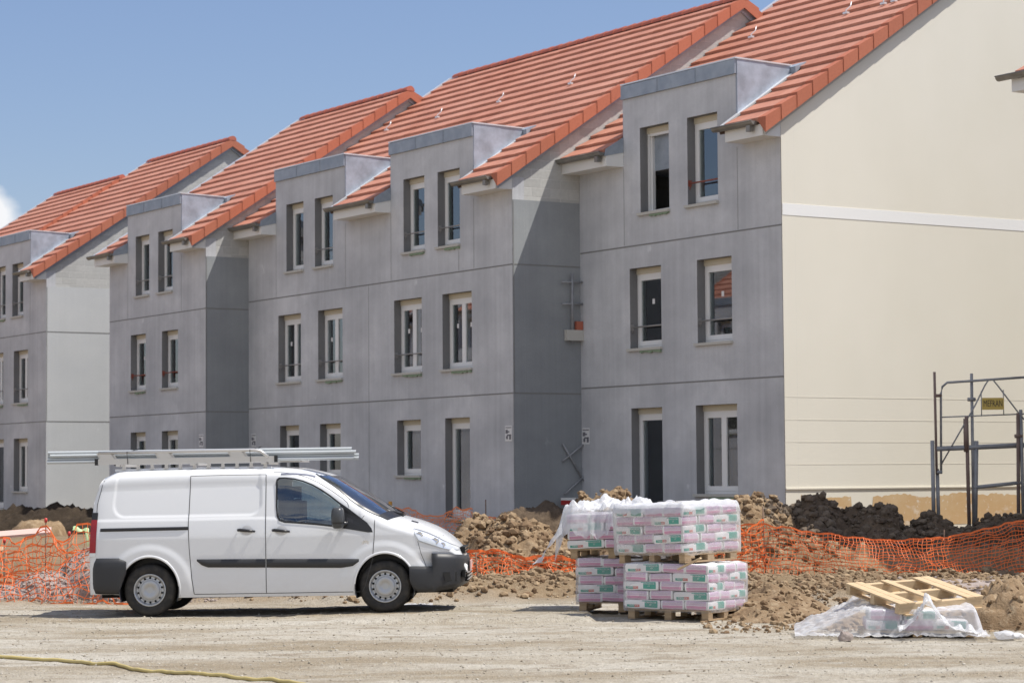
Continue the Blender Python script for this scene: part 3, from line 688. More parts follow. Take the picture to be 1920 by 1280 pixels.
def PR(u, v):
    x = 3.35+u*5.6; t = cosl(x, topR); b = cosl(x, botR); bulge = .16*math.sin(math.pi*v)*math.sin(u*9+1)
    return (x+.03*math.sin(v*7+u*20), 37.95+bulge-.25*(1-v)-.04*math.sin(x*5), b+(t-b)*v**.9)
net('barrier_net', 'orange plastic net sagging across the clay in front of the cream gable wall', PR, 92, 15, M['net'], seed=3)
def PRL(u, v):
    x = 3.0+u*1.0; t = .84+.18*u; return (x, 37.2+.75*u+.05*math.sin(v*6), .05+(t)*v+.03*math.sin(u*7))
net('barrier_net', 'orange plastic net bunched against the right side of the bag pallets', PRL, 15, 13, M['net'], jit=.03, seed=4)
def PM(u, v):
    x = -1.6+u*3.4; t = .66-.17*sstep(-.8, 1, x); b = .10
    return (x, 38.6+.18*math.sin(v*3.1)-.5*(1-v), b+(t-b)*v+.02*math.sin(x*6+v*4))
net('barrier_net', 'orange plastic net slumped low between the van and the bag pallets', PM, 60, 13, M['net'], w=.015, jit=.02, seed=5)
topL = [(-8.6, .86), (-7.75, .95), (-7.55, .90), (-7.25, 1.0), (-7.03, 1.12), (-6.87, .98), (-6.68, 1.0), (-6.38, 1.16), (-6.1, 1.22), (-4.5, .95), (-3.4, .75), (-1.7, .62)]
def PL(u, v):
    x = -8.6+u*3.6; t = cosl(x, topL); b = .02
    y = 35.35-.55*(1-v)+.07*math.sin(u*23)*v; return (x*y/36, y, b+(t-b)*v)
net('barrier_net', 'orange net tied to red capped stakes at the left edge behind the van', PL, 54, 12, M['net'], jit=.03, seed=6)
def PL2(u, v):
    x = -8.9+u*2.2; return (x, 38.2-u*1.2+.1*math.sin(v*5), .18+.62*v+.10*math.sin(u*6+v*3)-.15*u)
net('barrier_net', 'second orange net in loose folds farther back at the left edge', PL2, 34, 11, M['net'], jit=.035, seed=7)
def PH(u, v):
    s = 4.4-u*6.2; t = 1.06+.09*math.cos(s*2.6); b = .42; q = 1.3+.15*(1-v); return (.03-.5425*s-.84*q, 50.54+.84*s-.5425*q, b+(t-b)*v)
net('barrier_net', 'shaded net standing in front of the double house, above the van bonnet', PH, 80, 12, M['net2'], jit=.02, seed=8)
def PH2(u, v):
    s = 3.6-u*5.2; q = 2.0+.2*(1-v); return (.03-.5425*s-.84*q, 50.54+.84*s-.5425*q, .02+.46*v)
net('barrier_net', 'lower shaded net between the van bonnet and the clay mound', PH2, 60, 7, M['net2'], jit=.02, seed=9)
stake((-6.75, 35.6, 0), 1.02, 'dark thin stake with a red cap in the gravel heap behind the van', cap=1, lean=(.10, .1))
stake((-7.03, 35.85, 0), 1.22, 'stake under the peak of the left net, red cap on top', cap=1)
stake((-7.62, 35.7, 0), .92, 'short stake with a red cap at the left edge of the photo', cap=1)
stake((-2.62, 51.2, .25), 1.05, 'orange painted wooden stake just above the windscreen wipers', m='wood_o', lean=(-.02, 0), r=.04)
stake((-.56, 48.6, .35), 1.0, 'thin rusty rod in the shaded net right of the French window')
stake((-.55, 37.9, 0), .62, 'thin rusty rod in the net just right of the van bumper', lean=(-.05, 0))
stake((4.03, 38.1, 0), 1.32, 'dark leaning rod holding the net right of the pallets', lean=(-.04, 0))
stake((6.9, 38.2, 0), .92, 'thin rod behind the sagging middle of the right net')
# ---------------------------------------------------------------- the van (local: x forward from the rear axle, y left, z up; the visible side is y < 0)
def van_paint():
    m = mat('white_van_paint', (.78, .785, .79), .28, spec=.5, Coat_Weight=.6, Coat_Roughness=.06); t = NT(m)
    tcn = t.n('ShaderNodeTexCoord'); sx = t.n('ShaderNodeSeparateXYZ', {0: tcn.outputs['Object']})
    n = t.noise(t.obj((1, 1, 2.5)), 5, 5, .7); dirt = t.math('MULTIPLY', t.rng(sx.outputs[2], .75, .22), t.rng(n, .25, .75))
    t.col(t.mix(t.math('MULTIPLY', dirt, .30), (.745, .755, .765), (.58, .53, .45))); t.rough(t.math('ADD', .26, t.math('MULTIPLY', dirt, .5))); return m
M['paint'] = van_paint()
M['plast'] = mat('black_bumper_plastic', (.030, .031, .034), .48); M['trim'] = mat('black_trim', (.018, .018, .02), .35)
M['seam'] = mat('panel_gap', (.05, .05, .05), .8)
M['tyre'] = mat('tyre_rubber', (.022, .021, .020), .75)
_t = NT(M['tyre']); _t.col(_t.mix(_t.rng(_t.noise(_t.obj(), 8, 4), .45, .75), (.020, .019, .018), (.060, .052, .042)))
M['rim'] = mat('silver_steel_rim', (.50, .51, .52), .38, .75); M['cap'+'w'] = mat('silver_hub_cover', (.46, .47, .48), .42, .55)
M['vglass'] = glass('van_tinted_glass', (.62, .75, .76), 1.3); M['wglass'] = glass('windscreen_glass', (.78, .88, .86), 2.4)
M['lamp'] = mat('headlamp_lens', (.75, .78, .82), .12, .35, spec=.8); M['chrome'] = mat('chrome', (.75, .75, .76), .12, 1.0); M['redlamp'] = mat('red_tail_lamp', (.34, .012, .02), .2)
M['seat'] = mat('seat_fabric', (.05, .052, .058), .9); M['plate'] = mat('number_plate_pink', (.66, .42, .38), .5); M['alu'] = mat('aluminium_rack', (.62, .60, .57), .38, .6)
M['pipe'] = mat('grey_pvc_pipe', (.50, .53, .54), .32); M['pipein'] = mat('pipe_inside', (.10, .11, .12), .8)
ZT = [(-.80, 1.86), (-.58, 1.935), (-.3, 1.955), (.3, 1.965), (1.0, 1.965), (1.6, 1.955), (1.873, 1.94), (2.113, 1.90), (2.423, 1.812), (2.713, 1.655), (2.973, 1.490), (3.18, 1.345), (3.27, 1.285), (3.414, 1.235), (3.573, 1.187), (3.773, 1.105), (3.933, 1.006), (4.054, .90), (4.104, .84), (4.16, .72), (4.19, .60)]
ZS = [(-.8, 1.66), (1.8, 1.70), (2.1, 1.62), (2.3, 1.52), (2.5, 1.40), (2.7, 1.27), (2.9, 1.17), (3.1, 1.09), (3.4, 1.02), (3.7, .93), (3.9, .84), (4.05, .72), (4.13, .62), (4.19, .50)]
WW = [(-.80, .885), (-.72, .925), (-.5, .940), (0, .945), (3.1, .945), (3.45, .935), (3.7, .900), (3.9, .845), (4.03, .77), (4.12, .68), (4.19, .56)]
NN = [(-.8, 4.2), (1.8, 4.0), (2.3, 3.2), (2.8, 2.6), (3.2, 2.5), (3.8, 2.4), (4.19, 2.3)]
WHEELS = (0.0, 3.122); WR = .347
def zsz(x): return cosl(x, ZS)
def side_w(x, z):
    w = cosl(x, WW); t = 1.0
    if z > 1.02: t -= .115*((z-1.02)/.68)**1.25
    if z < .5: t -= .03*((.5-z)/.28)**2
    if x > 3.42: t -= .085*sstep(3.42, 3.95, x)*sstep(.80, .66, z)
    return w*t
def relief(x, z):
    d = 0.0
    # pressed panel in the load bay
    def rr(x, z, x0, x1, z0, z1, r):
        qx = max(x0+r-x, 0, x-(x1-r)); qz = max(z0+r-z, 0, z-(z1-r)); return r-math.hypot(qx, qz) if (qx > 0 or qz > 0) else r
    q = rr(x, z, -.50, 1.50, 1.305, 1.80, .17); d -= .013*sstep(0, .024, q)
    d += .010*(1-sstep(1.262, 1.285, z-.018*max(0, x-1.5)*-1 if x < 1.5 else z+.045*(x-1.5)))       # shoulder line
    d -= .008*sstep(.80, .66, z)*sstep(.25, .45, z)*(1 if .45 < x < 2.7 else 0)*min(1, (x-.45)*4 if x < 1 else (2.7-x)*4)
    for wx in WHEELS:
        r = math.hypot(x-wx, (z-.345)); d += .014*sstep(.62, .52, r)
    return d
def Yb(x, z):
    """half width of the body at height z"""
    zs, zt = zsz(x), cosl(x, ZT)
    if z <= zs: return side_w(x, z)+relief(x, z)
    n = cosl(x, NN); k = min(1, (z-zs)/max(1e-4, zt-zs)); return (side_w(x, zs)+relief(x, zs)*(1-k))*(1-k**n)**(1/n)
def rear_x(z): return lerp(z, [(.2, -.80), (.75, -.80), (1.05, -.785), (1.5, -.755), (1.75, -.68), (1.93, -.58), (2.0, -.52)])
def warp(x, z):
    if x > 3.9: return x-.075*sstep(3.9, 4.15, x)*sstep(.80, .68, z)
    if x < -.35: return -.35+(x+.35)*((-.35-rear_x(z))/.45)
    return x
def bpt(x, z, sgn=-1, off=0.0):
    y = Yb(x, z)
    if off:
        e = .01; dx = (Yb(x+e, z)-Yb(x-e, z))/(2*e); dz = max(-3, (Yb(x, z+e)-Yb(x, z-e))/(2*e)); n = Vector((-dx, 1, -dz)).normalized()
        return Vector((warp(x+n.x*off, z), sgn*(y+n.y*off), z+n.z*off))
    return Vector((warp(x, z), sgn*y, z))
def apt(x, th, off=0.0, sgn=1):           # point on the arc, th 0..pi/2
    zs, zt = zsz(x), cosl(x, ZT); n = cosl(x, NN)
    def P(x, th):
        zs, zt = zsz(x), cosl(x, ZT); n = cosl(x, NN); c, s = max(0, math.cos(th)), math.sin(th)
        return Vector((x, (side_w(x, zs)+relief(x, zs)*c)*c**(2/n), zs+(zt-zs)*s**(2/n)))
    p = P(x, th)
    if off:
        a = P(x+.01, th)-P(x-.01, th); t1 = min(math.pi/2, th+.02); b = P(x, t1)-P(x, t1-.04); nn = b.cross(a)
        if nn.z < 0: nn = -nn
        p = p+nn.normalized()*off
    p.x = warp(p.x, p.z) if x < -.3 else p.x
    p.y *= sgn; return p
def V1(cx_, cy_): return ((60+.28121*cx_-281)/140.6, (1157-(60+.28121*cx_-281)*.0182-(820+.28125*cy_))/140.6)
def V2(cx_, cy_): return ((460+.28121*cx_-281)/140.6, (1157-(460+.28121*cx_-281)*.0182-(820+.28125*cy_))/140.6)
def V6(cx_, cy_): px = 500+.11458*cx_; return ((px-281)/140.6, (1157-(px-281)*.0182-(880+.11458*cy_))/140.6)
van = empty('van', (0, 0, 0)); tag(van, 'white panel van with black bumpers parked side on, roof rack on top', 'van')
VY = R(-1.6); vo = Vector((-4.816, 31.60, 0.0)); side_out = Vector((math.sin(VY), -math.cos(VY), 0))
van.location = vo-side_out*.93; van.rotation_euler = (0, R(-.62), VY)
van.location.z = .012
# side window polygon (outer edge of the black surround), and the windscreen
WIN = [V6(152, 250), V6(165, 195), V6(205, 165), V6(300, 162), V6(450, 178), V6(600, 215), V6(760, 278), V6(900, 355), V6(1050, 455), V6(1200, 570), V6(1340, 665), V6(1500, 785), V6(1640, 890), V6(1715, 985), V6(1735, 1050), V6(1660, 1052), V6(1400, 1010), V6(1100, 965), V6(800, 935), V6(500, 912), V6(300, 900), V6(210, 870), V6(170, 800), V6(155, 650)]
GL = [V6(178, 255), V6(190, 215), V6(225, 190), V6(300, 185), V6(450, 200), V6(590, 236), V6(745, 298), V6(880, 372), V6(1030, 472), V6(1150, 562), V6(1205, 610), V6(1212, 640), V6(1212, 700), V6(1212, 760), V6(1212, 820), V6(1212, 900), V6(1180, 945), V6(1100, 935), V6(800, 900), V6(500, 880), V6(310, 868), V6(235, 842), V6(195, 790), V6(182, 650)]
def inside(p, poly):
    c = False; n = len(poly)
    for i in range(n):
        a, b = poly[i], poly[i-1]
        if (a[1] > p[1]) != (b[1] > p[1]) and p[0] < (b[0]-a[0])*(p[1]-a[1])/(b[1]-a[1])+a[0]: c = not c
    return c
WSX = [(2.16, 1.86), (2.253, 1.80), (2.473, 1.655), (2.673, 1.49), (2.873, 1.355), (3.093, 1.25), (3.2, 1.235)]      # lower edge of the glass against x
def ws_th(x):
    ze = cosl(x, WSX); zs, zt = zsz(x), cosl(x, ZT); n = cosl(x, NN); k = max(0, min(1, (ze-zs)/(zt-zs))); return math.asin(k**(n/2))
def top_x(th, thm): return 2.20+.22*sstep(0, 1, (th-thm)/(math.pi/2-thm))
NXB = 250; NL, NA = 84, 26
xs = [-.80+4.99*i/NXB for i in range(NXB+1)]
DOORS = {'sliding_door': (.545, 1.555), 'front_door': (1.555, 3.03)}
def seam_l(z):     # rear edge of the sliding door
    return lerp(z, [(.25, .60), (.5, .565), (.9, .535), (1.2, .525), (1.85, .545)])
def seam_r(z): return lerp(z, [(.24, 2.80), (.35, 2.86), (.7, 2.965), (1.0, 2.99), (1.26, 3.0), (1.3, 2.92), (1.45, 2.74), (1.6, 2.5), (1.72, 2.2), (1.80, 1.8), (1.84, 1.6)])
SEAM_M = 1.552
parts = {k: MB() for k in ('body', 'sliding_door', 'front_door')}
def floor_z(x): return lerp(x, [(-.8, .30), (-.5, .30), (.3, .245), (2.8, .235), (3.4, .30), (4.19, .34)])
for sg in (-1, 1):
    P = []; info = []
    for x in xs:
        zb, zs = floor_z(x), zsz(x); row = []; inf = []
        for j in range(NL+1):
            z = zb+(zs-zb)*j/NL; q = x
            row.append(bpt(q, z, sg)); inf.append((q, z, 0))
        for j in range(1, NA+1):
            th = (math.pi/2)*(j/NA)**1.15; p = apt(x, th, 0, sg); row.append(p); inf.append((x, p.z, th))
        P.append(row); info.append(inf)
    # snap the grid round the wheel arches
    for wx in WHEELS:
        ra, rb = .395, .435
        for i, row in enumerate(P):
            for j in range(NL+1):
                x, z, _ = info[i][j]; r = math.hypot((x-wx)/ra, (z-.345)/rb)
                if .84 < r < 1.0:
                    k = 1/r; x2, z2 = wx+(x-wx)*k, .345+(z-.345)*k; P[i][j] = bpt(x2, max(z2, floor_z(x2)), sg)
    idx = {k: {} for k in parts}
    def vid(k, i, j):
        d = idx[k]
        if (i, j) not in d: d[(i, j)] = parts[k].vert(P[i][j])
        return d[(i, j)]
    for i in range(NXB):
        for j in range(NL+NA):
            x = (info[i][j][0]+info[i+1][j][0])/2; z = (info[i][j][1]+info[i][j+1][1])/2; th = (info[i][j][2]+info[i][j+1][2])/2
            if th == 0 or j < NL:
                cut = False
                for wx in WHEELS:
                    if math.hypot((x-wx)/.395, (z-.345)/.435) < .965: cut = True
                if cut: continue
            if inside((x, z), GL) and abs(P[i][j].y) > .5: continue
            if j >= NL and 2.22 < x < 3.2:
                tm = ws_th(x)
                if th > tm+.05 and x > top_x(th, tm)+.03 and z > 1.24: continue
            k = 'body'
            if sg == -1 and z < 1.84 and z > .285:
                if seam_l(z) < x < SEAM_M: k = 'sliding_door'
                elif SEAM_M <= x < seam_r(z): k = 'front_door'
            a = (vid(k, i, j), vid(k, i+1, j), vid(k, i+1, j+1), vid(k, i, j+1))
            parts[k].face(a if sg == -1 else a[::-1], 0, True)
    # end caps
    n = NL+NA
    for i, rev in ((0, True), (NXB, False)):
        for j in range(n):
            a, b = P[i][j], P[i][j+1]; c, d = Vector((a.x, 0, a.z)), Vector((b.x, 0, b.z))
            q = [a, c, d, b]; parts['body'].poly(q if (rev ^ (sg == 1)) else q[::-1], 0, False)
body = parts['body'].build('body', M['paint'], van)
sdoor = parts['sliding_door'].build('sliding_door', M['paint'], van); fdoor = parts['front_door'].build('front_door', M['paint'], van)
for o_ in (body, sdoor, fdoor):
    import bmesh
    bm = bmesh.new(); bm.from_mesh(o_.data); bmesh.ops.remove_doubles(bm, verts=bm.verts, dist=.0008); bm.to_mesh(o_.data); bm.free()
def ribbon(mb, pts, w, off, sg=-1, m=0):
    Q = [bpt(x, z, sg, off) for x, z in pts]
    for a, b in zip(Q, Q[1:]):
        t = (b-a).normalized(); n = t.cross(Vector((0, sg, .0))).normalized()*w/2; mb.poly([a-n, b-n, b+n, a+n], m)
def dens(pts, n):
    out = []
    for (a, b), (c, d) in zip(pts, pts[1:]):
        for k in range(n): out.append((a+(c-a)*k/n, b+(d-b)*k/n))
    return out+[pts[-1]]
sm = MB()
ribbon(sm, dens([(seam_l(z), z) for z in (.285, .4, .5, .7, .9, 1.05, 1.2, 1.4, 1.6, 1.84)], 4), .009, .0025)
ribbon(sm, dens([(seam_l(1.84), 1.842), (1.0, 1.848), (SEAM_M, 1.845)], 12), .007, .0025)
ribbon(sm, dens([(.60, .285), (SEAM_M, .283)], 14), .008, .0025)
sm.build('door_gap', M['seam'], sdoor)
sm = MB()
ribbon(sm, dens([(SEAM_M, .285), (SEAM_M, 1.845)], 40), .009, .0025)
ribbon(sm, dens([(SEAM_M, .283), (2.80, .283)], 18), .008, .0025)
ribbon(sm, dens([(seam_r(z), z) for z in (.285, .35, .5, .7, .85, 1.0, 1.12, 1.225)], 5), .009, .0025)
ribbon(sm, dens([V6(1350, 650), V6(1325, 580), V6(1250, 510), V6(1050, 370), V6(850, 250), V6(650, 160), V6(450, 105), V6(250, 82), V6(110, 78)], 5), .006, .0025)
sm.build('door_gap', M['seam'], fdoor)
sm = MB(); ribbon(sm, dens([V2(1145, 700), V2(1165, 780), V2(1195, 862)], 8), .006, .0025); ribbon(sm, dens([V6(1560, 830), V6(1600, 780)], 4), .006, .0025)
ribbon(sm, dens([V2(1240, 690), V2(1330, 660)], 4), .006, .003)
sm.build('wing_gap', M['seam'], body)
# black surround of the side window, the glass in it
sm = MB(); n = len(WIN); A = [bpt(x, z, -1, .007) for x, z in WIN]; B = [bpt(x, z, -1, .007) for x, z in GL]
for i in range(n):
    k = 5; j = (i+1) % n
    for q in range(k):
        f0, f1 = q/k, (q+1)/k
        def L_(u, i): return bpt(WIN[i][0]+(GL[i][0]-WIN[i][0])*u, WIN[i][1]+(GL[i][1]-WIN[i][1])*u, -1, .007)
        sm.poly([L_(f0, i), L_(f0, j), L_(f1, j), L_(f1, i)], 0, True)
sm.build('window_surround', M['trim'], fdoor)
def glass_patch(sg):
    sm = MB(); x0, x1 = GL[0][0], GL[14][0]+.03; nx = 44; rows = []
    for i in range(nx+1):
        x = x0+.004+(x1-x0-.01)*i/nx; zz = []
        for a in range(len(GL)):
            p, q = GL[a], GL[a-1]
            if (p[0] > x) != (q[0] > x): zz.append(p[1]+(q[1]-p[1])*(x-p[0])/(q[0]-p[0]))
        if len(zz) < 2: continue
        lo, hi = min(zz)-.004, max(zz)+.004; rows.append([bpt(x, lo+(hi-lo)*j/14, sg, .004) for j in range(15)])
    sm.grid(rows); return sm
glass_patch(-1).build('side_glass', M['vglass'], fdoor); glass_patch(1).build('side_glass', M['vglass'], body)
# windscreen
rows = []; 
for i in range(31):
    u = i/30; row = []
    for j in range(-14, 15):
        s = abs(j)/14; sgn = 1 if j >= 0 else -1
        # s 0 centre, 1 edge
        xa = 2.19+.23*(1-s**2.0); xb = 3.27-.17*s**2.2; x = xa+(xb-xa)*u; tm = ws_th(x); th = math.pi/2-(math.pi/2-tm)*s
        row.append(apt(x, th, .006, sgn))
    rows.append(row)
sm = MB(); sm.grid(rows); sm.build('windscreen', M['wglass'], van)
sm = MB()
for sgn in (-1, 1):
    e = [apt(2.19+(3.10-2.19)*i/24, ws_th(2.19+(3.10-2.19)*i/24), .009, sgn) for i in range(25)]; e2 = [apt(2.20+(3.10-2.20)*i/24, ws_th(2.20+(3.10-2.20)*i/24)+.07, .009, sgn) for i in range(25)]
    sm.grid([e, e2])
sm.grid([[apt(3.255-.17*(abs(j)/14)**2.2+dx, math.pi/2-(math.pi/2-ws_th(3.27-.17*(abs(j)/14)**2.2))*abs(j)/14, .012, 1 if j >= 0 else -1) for dx in (-.035, .03, .085)] for j in range(-14, 15)])
sm.build('scuttle', M['trim'], van)
sm = MB(); sm.tube([(3.30, -.35, 1.285), (3.14, -.52, 1.345), (2.93, -.30, 1.50)], .008, 6); sm.tube([(3.30, .3, 1.29), (3.1, .1, 1.41), (2.9, .45, 1.50)], .008, 6); sm.box(3.27, 3.34, -.40, -.30, 1.25, 1.30); sm.build('wiper', M['trim'], van)
# dark band along the roof edge, vents on the bonnet
sm = MB(); sm.grid([[apt(1.75+.45*i/12, .30+.30*sstep(0, 1, i/12)+d, .004, -1) for d in (0, .06, .12)] for i in range(13)]); sm.build('roof_rail_strip', mat('grey_roof_strip', (.16, .17, .22), .4), body)
sm = MB(); sm.grid([[apt(3.46+.09*i/4, .95+.12*j/4, .004, -1) for j in range(5)] for i in range(5)]); sm.grid([[apt(3.46+.09*i/4, .95+.12*j/4, .004, 1) for j in range(5)] for i in range(5)]); sm.build('bonnet_vent', M['trim'], body)
# side rubbing strips, slider rail, handles
def strip(name, x0, x1, z0, z1, par, slant=0, th=.016, m='plast', nseg=30):
    g = MB(); rows = []
    for i in range(nseg+1):
        x = x0+(x1-x0)*i/nseg; c = min(1, i/1.5, (nseg-i)/1.5); c = max(.15, c); zz0 = lerp(x, z0); zz1 = lerp(x, z1)
        rows.append([bpt(x, zz0, -1, 0), bpt(x, zz0+.006, -1, th*c), bpt(x, (zz0+zz1)/2, -1, th*c*1.15), bpt(x, zz1-.006, -1, th*c), bpt(x, zz1, -1, 0)])
    g.grid(rows); return g.build(name, M[m], par)
strip('rub_strip', .635, SEAM_M-.008, [(.635, .72), (.70, .665), (.78, .635), (1.55, .62)], [(.635, .745), (1.55, .735)], sdoor)
strip('rub_strip', SEAM_M+.008, 2.785, [(1.56, .62), (2.55, .60), (2.70, .62), (2.785, .68)], [(1.56, .735), (2.785, .715)], fdoor)
strip('slide_rail', -.665, .53, [(-.7, 1.128), (.6, 1.133)], [(-.7, 1.172), (.6, 1.178)], body, th=.014, m='trim')
def handle(x, par):
    g = MB(); z = 1.105-.01*(x > 1.5)
    g.tube([bpt(x-.10, z+.012, -1, .02), bpt(x-.07, z+.012, -1, .038), bpt(x+.05, z-.002, -1, .04), bpt(x+.13, z-.008, -1, .02)], [.018, .021, .018, .013], 8); g.build('handle', M['trim'], par)
    g = MB(); c = bpt(x+.02, z, -1, .003); g.grid([[c+Vector((math.cos(a)*r*1.0, -.004*(r < .05), math.sin(a)*r)) for r in (.0, .045, .075)] for a in [2*math.pi*k/20 for k in range(21)]]); g.build('handle_recess', mat('handle_dish', (.62, .62, .62), .4), par)
handle(1.285, sdoor); handle(1.745, fdoor)
# chevron badge, side repeater
g = MB(); b_ = V2(800, 700)
for dz in (.0, -.022):
    for s_ in (-1, 1): 
        a = bpt(b_[0], b_[1]+dz+.018, -1, .005); c = bpt(b_[0]+s_*.045, b_[1]+dz-.006, -1, .005); g.poly([a, c, c-Vector((0, 0, .012)), a-Vector((0, 0, .012))])
g.build('wing_badge', M['chrome'], body)
# bumpers: swept round the plan of the nose and the tail
def bumper(name, pts, prof_n=7, bulge=.022):
    """pts: (x, y, zbottom, ztop) from the near side round to the centre; mirrored"""
    full = pts+[(x, -y, a, b) for x, y, a, b in pts[-2::-1]]; rows = []
    cx_ = sum(p[0] for p in full)/len(full)
    for i, (x, y, a, b) in enumerate(full):
        p0 = full[max(i-1, 0)]; p1 = full[min(i+1, len(full)-1)]; t = Vector((p1[0]-p0[0], p1[1]-p0[1], 0)).normalized(); n = t.cross(Vector((0, 0, 1)))
        if n.dot(Vector((x-1.7, y, 0))) < 0: n = -n
        row = []
        for j in range(prof_n+1):
            u = j/prof_n; e = bulge*(1-(2*u-1)**4)-(.10 if j == 0 else .0)*0
            row.append(Vector((x, y, a+(b-a)*u))+n*e)
        row.insert(0, Vector((x, y, a+.02))-n*.10); row.append(Vector((x, y, b))-n*.06)
        rows.append(row)
    g = MB(); g.grid(rows); return g
fp = [(3.452, -.965, .40, .607), (3.50, -.968, .30, .606), (3.56, -.966, .262, .604), (3.66, -.958, .262, .60), (3.755, -.940, .266, .598), (3.757, -.940, .266, .768), (3.83, -.915, .272, .765), (3.93, -.872, .285, .758), (4.02, -.810, .298, .750), (4.08, -.735, .312, .744), (4.125, -.62, .325, .737), (4.155, -.46, .34, .724), (4.175, -.25, .345, .716), (4.182, 0, .35, .712)]
fb = bumper('front_bumper', fp).build('front_bumper', M['plast'], van)
rp = [(-.300, -.966, .58, .735), (-.345, -.968, .47, .752), (-.385, -.969, .36, .768), (-.40, -.969, .300, .776), (-.60, -.962, .305, .778), (-.70, -.942, .31, .778), (-.765, -.885, .32, .778), (-.795, -.78, .325, .778), (-.805, -.5, .33, .778), (-.81, 0, .33, .778)]
rb = bumper('rear_bumper', rp).build('rear_bumper', M['plast'], van)
g = MB()
for y in (-.62, .62):
    g.box(4.135, 4.172, y-.10, y+.10, .44, .54)
g.box(4.16, 4.200, -.50, .50, .38, .46); g.build('bumper_intake', M['black'], fb)
g = MB()
for i in range(3): g.box(4.19, 4.214, -.52, .52, .40+i*.045, .41+i*.045)
g.build('intake_slat', M['alu'], fb)
g = MB(); g.box(4.214, 4.226, -.26, .26, .53, .645); pl = g.build('number_plate', M['plate'], fb)
g = MB(); g.box(4.10, 4.165, -.50, .50, .755, .835); g.build('grille', M['black'], body)
g = MB()
for k in (0, 1): g.box(4.12, 4.172+.002*k, -.48, .48, .775+.04*k, .785+.04*k)
g.build('grille_bar', M['chrome'], body)
# fog lamp recess on the near corner
g = MB(); c = Vector((3.965, -.848, .455)); nn = Vector((.62, -.78, 0)).normalized(); tt = Vector((.78, .62, 0)).normalized()
g.poly([c+tt*a*.11+nn*.022+Vector((0, 0, b*.065)) for a, b in ((-1, 1), (1, .9), (1, -.9), (-.7, -.8))]); g.build('fog_lamp_recess', M['black'], fb)
# headlamps
def lamp(sg):
    top = [V2(1115, 618), V2(1160, 628), V2(1210, 645), V2(1260, 668), V2(1310, 696), V2(1360, 722), V2(1400, 742), V2(1415, 757)]
    bot = [V2(1125, 655), V2(1150, 697), V2(1200, 716), V2(1250, 732), V2(1300, 748), V2(1345, 758), V2(1395, 763), V2(1416, 762)]
    def pt(a, b, u, off): return bpt(min(a[0]+(b[0]-a[0])*u, 4.10), a[1]+(b[1]-a[1])*u, sg, off)
    g = MB(); g.grid([[pt(a, b, j/5, .008) for j in range(6)] for a, b in zip(top, bot)]); L_ = g.build('headlamp', M['lamp'], van)
    g = MB()
    for u, i, r in ((.45, 1.4, .045), (.5, 3, .05), (.55, 4.6, .035)):
        i0 = int(i); a = top[i0]; b = bot[i0]; c = pt(a, b, u, .012); g.lathe([(0, -.012), (r*.6, -.008), (r, -.001), (r*1.08, -.008)], 16, T=lambda v: c+Vector((v[0], v[1]*-sg*-1, v[2]*.8)))
    g.build('reflector', M['chrome'], L_)
    g = MB(); Q = [pt(a, b, 0, .011) for a, b in zip(top, bot)]; Q2 = [pt(a, b, .09, .011) for a, b in zip(top, bot)]; g.grid([Q, Q2]); Q = [pt(a, b, 1, .011) for a, b in zip(top, bot)]; Q2 = [pt(a, b, .93, .011) for a, b in zip(top, bot)]; g.grid([Q, Q2]); g.build('lamp_bezel', mat('lamp_bezel_grey', (.28, .29, .31), .3), L_)
lamp(-1); lamp(1)
# tail lamp
for sg in (-1, 1):
    g = MB(); rows = []
    for i in range(13):
        z = .80+.58*i/12; rows.append([bpt(-.79+.005, z, sg, .012)+Vector((-.015, 0, 0)), bpt(-.79+.04, z, sg, .010), bpt(-.79+.075, z, sg, .006)])
    g.grid(rows, mf=lambda i, j: 1 if i > 9 else (2 if i < 1 else 0)); g.build('tail_lamp', [M['redlamp'], M['trim'], M['lamp']], van)
# rear door edge and black gap
g = MB(); ribbon(g, dens([(-.735, .80), (-.735, 1.80)], 16), .008, .003); g.build('rear_door_gap', M['seam'], body)
# wheels, wells, mirror
def wheel(x, y, sg):
    w = empty('wheel', (x, y, WR)); w.parent = van
    T = (lambda v: Vector((v[0], v[1]*sg, v[2])))
    g = MB(); g.lathe([(.215, .10), (.24, .112), (.30, .112), (.325, .100), (.343, .075), (.347, .03), (.347, -.03), (.343, -.075), (.325, -.10), (.22, -.10)], 56, T=T)
    for k in range(56):
        a = 2*math.pi*k/56; c = Vector((math.cos(a), 0, math.sin(a)))
        for yy in (-.045, 0.0, .045): g.poly([T(c*.3485+Vector((0, yy-.012, 0))), T(c*.3485+Vector((0, yy+.012, 0))), T(Vector((math.cos(a+.07), 0, math.sin(a+.07)))*.3485+Vector((0, yy+.012, 0))), T(Vector((math.cos(a+.07), 0, math.sin(a+.07)))*.3485+Vector((0, yy-.012, 0)))])
    g.build('tyre', M['tyre'], w)
    g = MB(); g.lathe([(.216, .07), (.216, .105), (.208, .112), (.198, .106), (.188, .085), (.180, .060), (.172, .055), (.148, .066), (.140, .074), (.132, .072)], 48, T=T)
    g.build('rim', M['rim'], w)
    g = MB()
    for k in range(14):
        a = 2*math.pi*(k+.5)/14; c = Vector((math.cos(a)*.160, .0665, math.sin(a)*.160))
        g.poly([T(c+Vector((math.cos(b)*.0145, 0, math.sin(b)*.0145))) for b in [2*math.pi*q/12 for q in range(12)]])
    g.build('rim_hole', M['black'], w)
    g = MB(); g.lathe([(.135, .070), (.128, .088), (.105, .094), (.070, .092), (.062, .084), (.030, .082), (.0, .084)], 32, T=T); g.build('hub_cover', M['capw'], w)
    return w
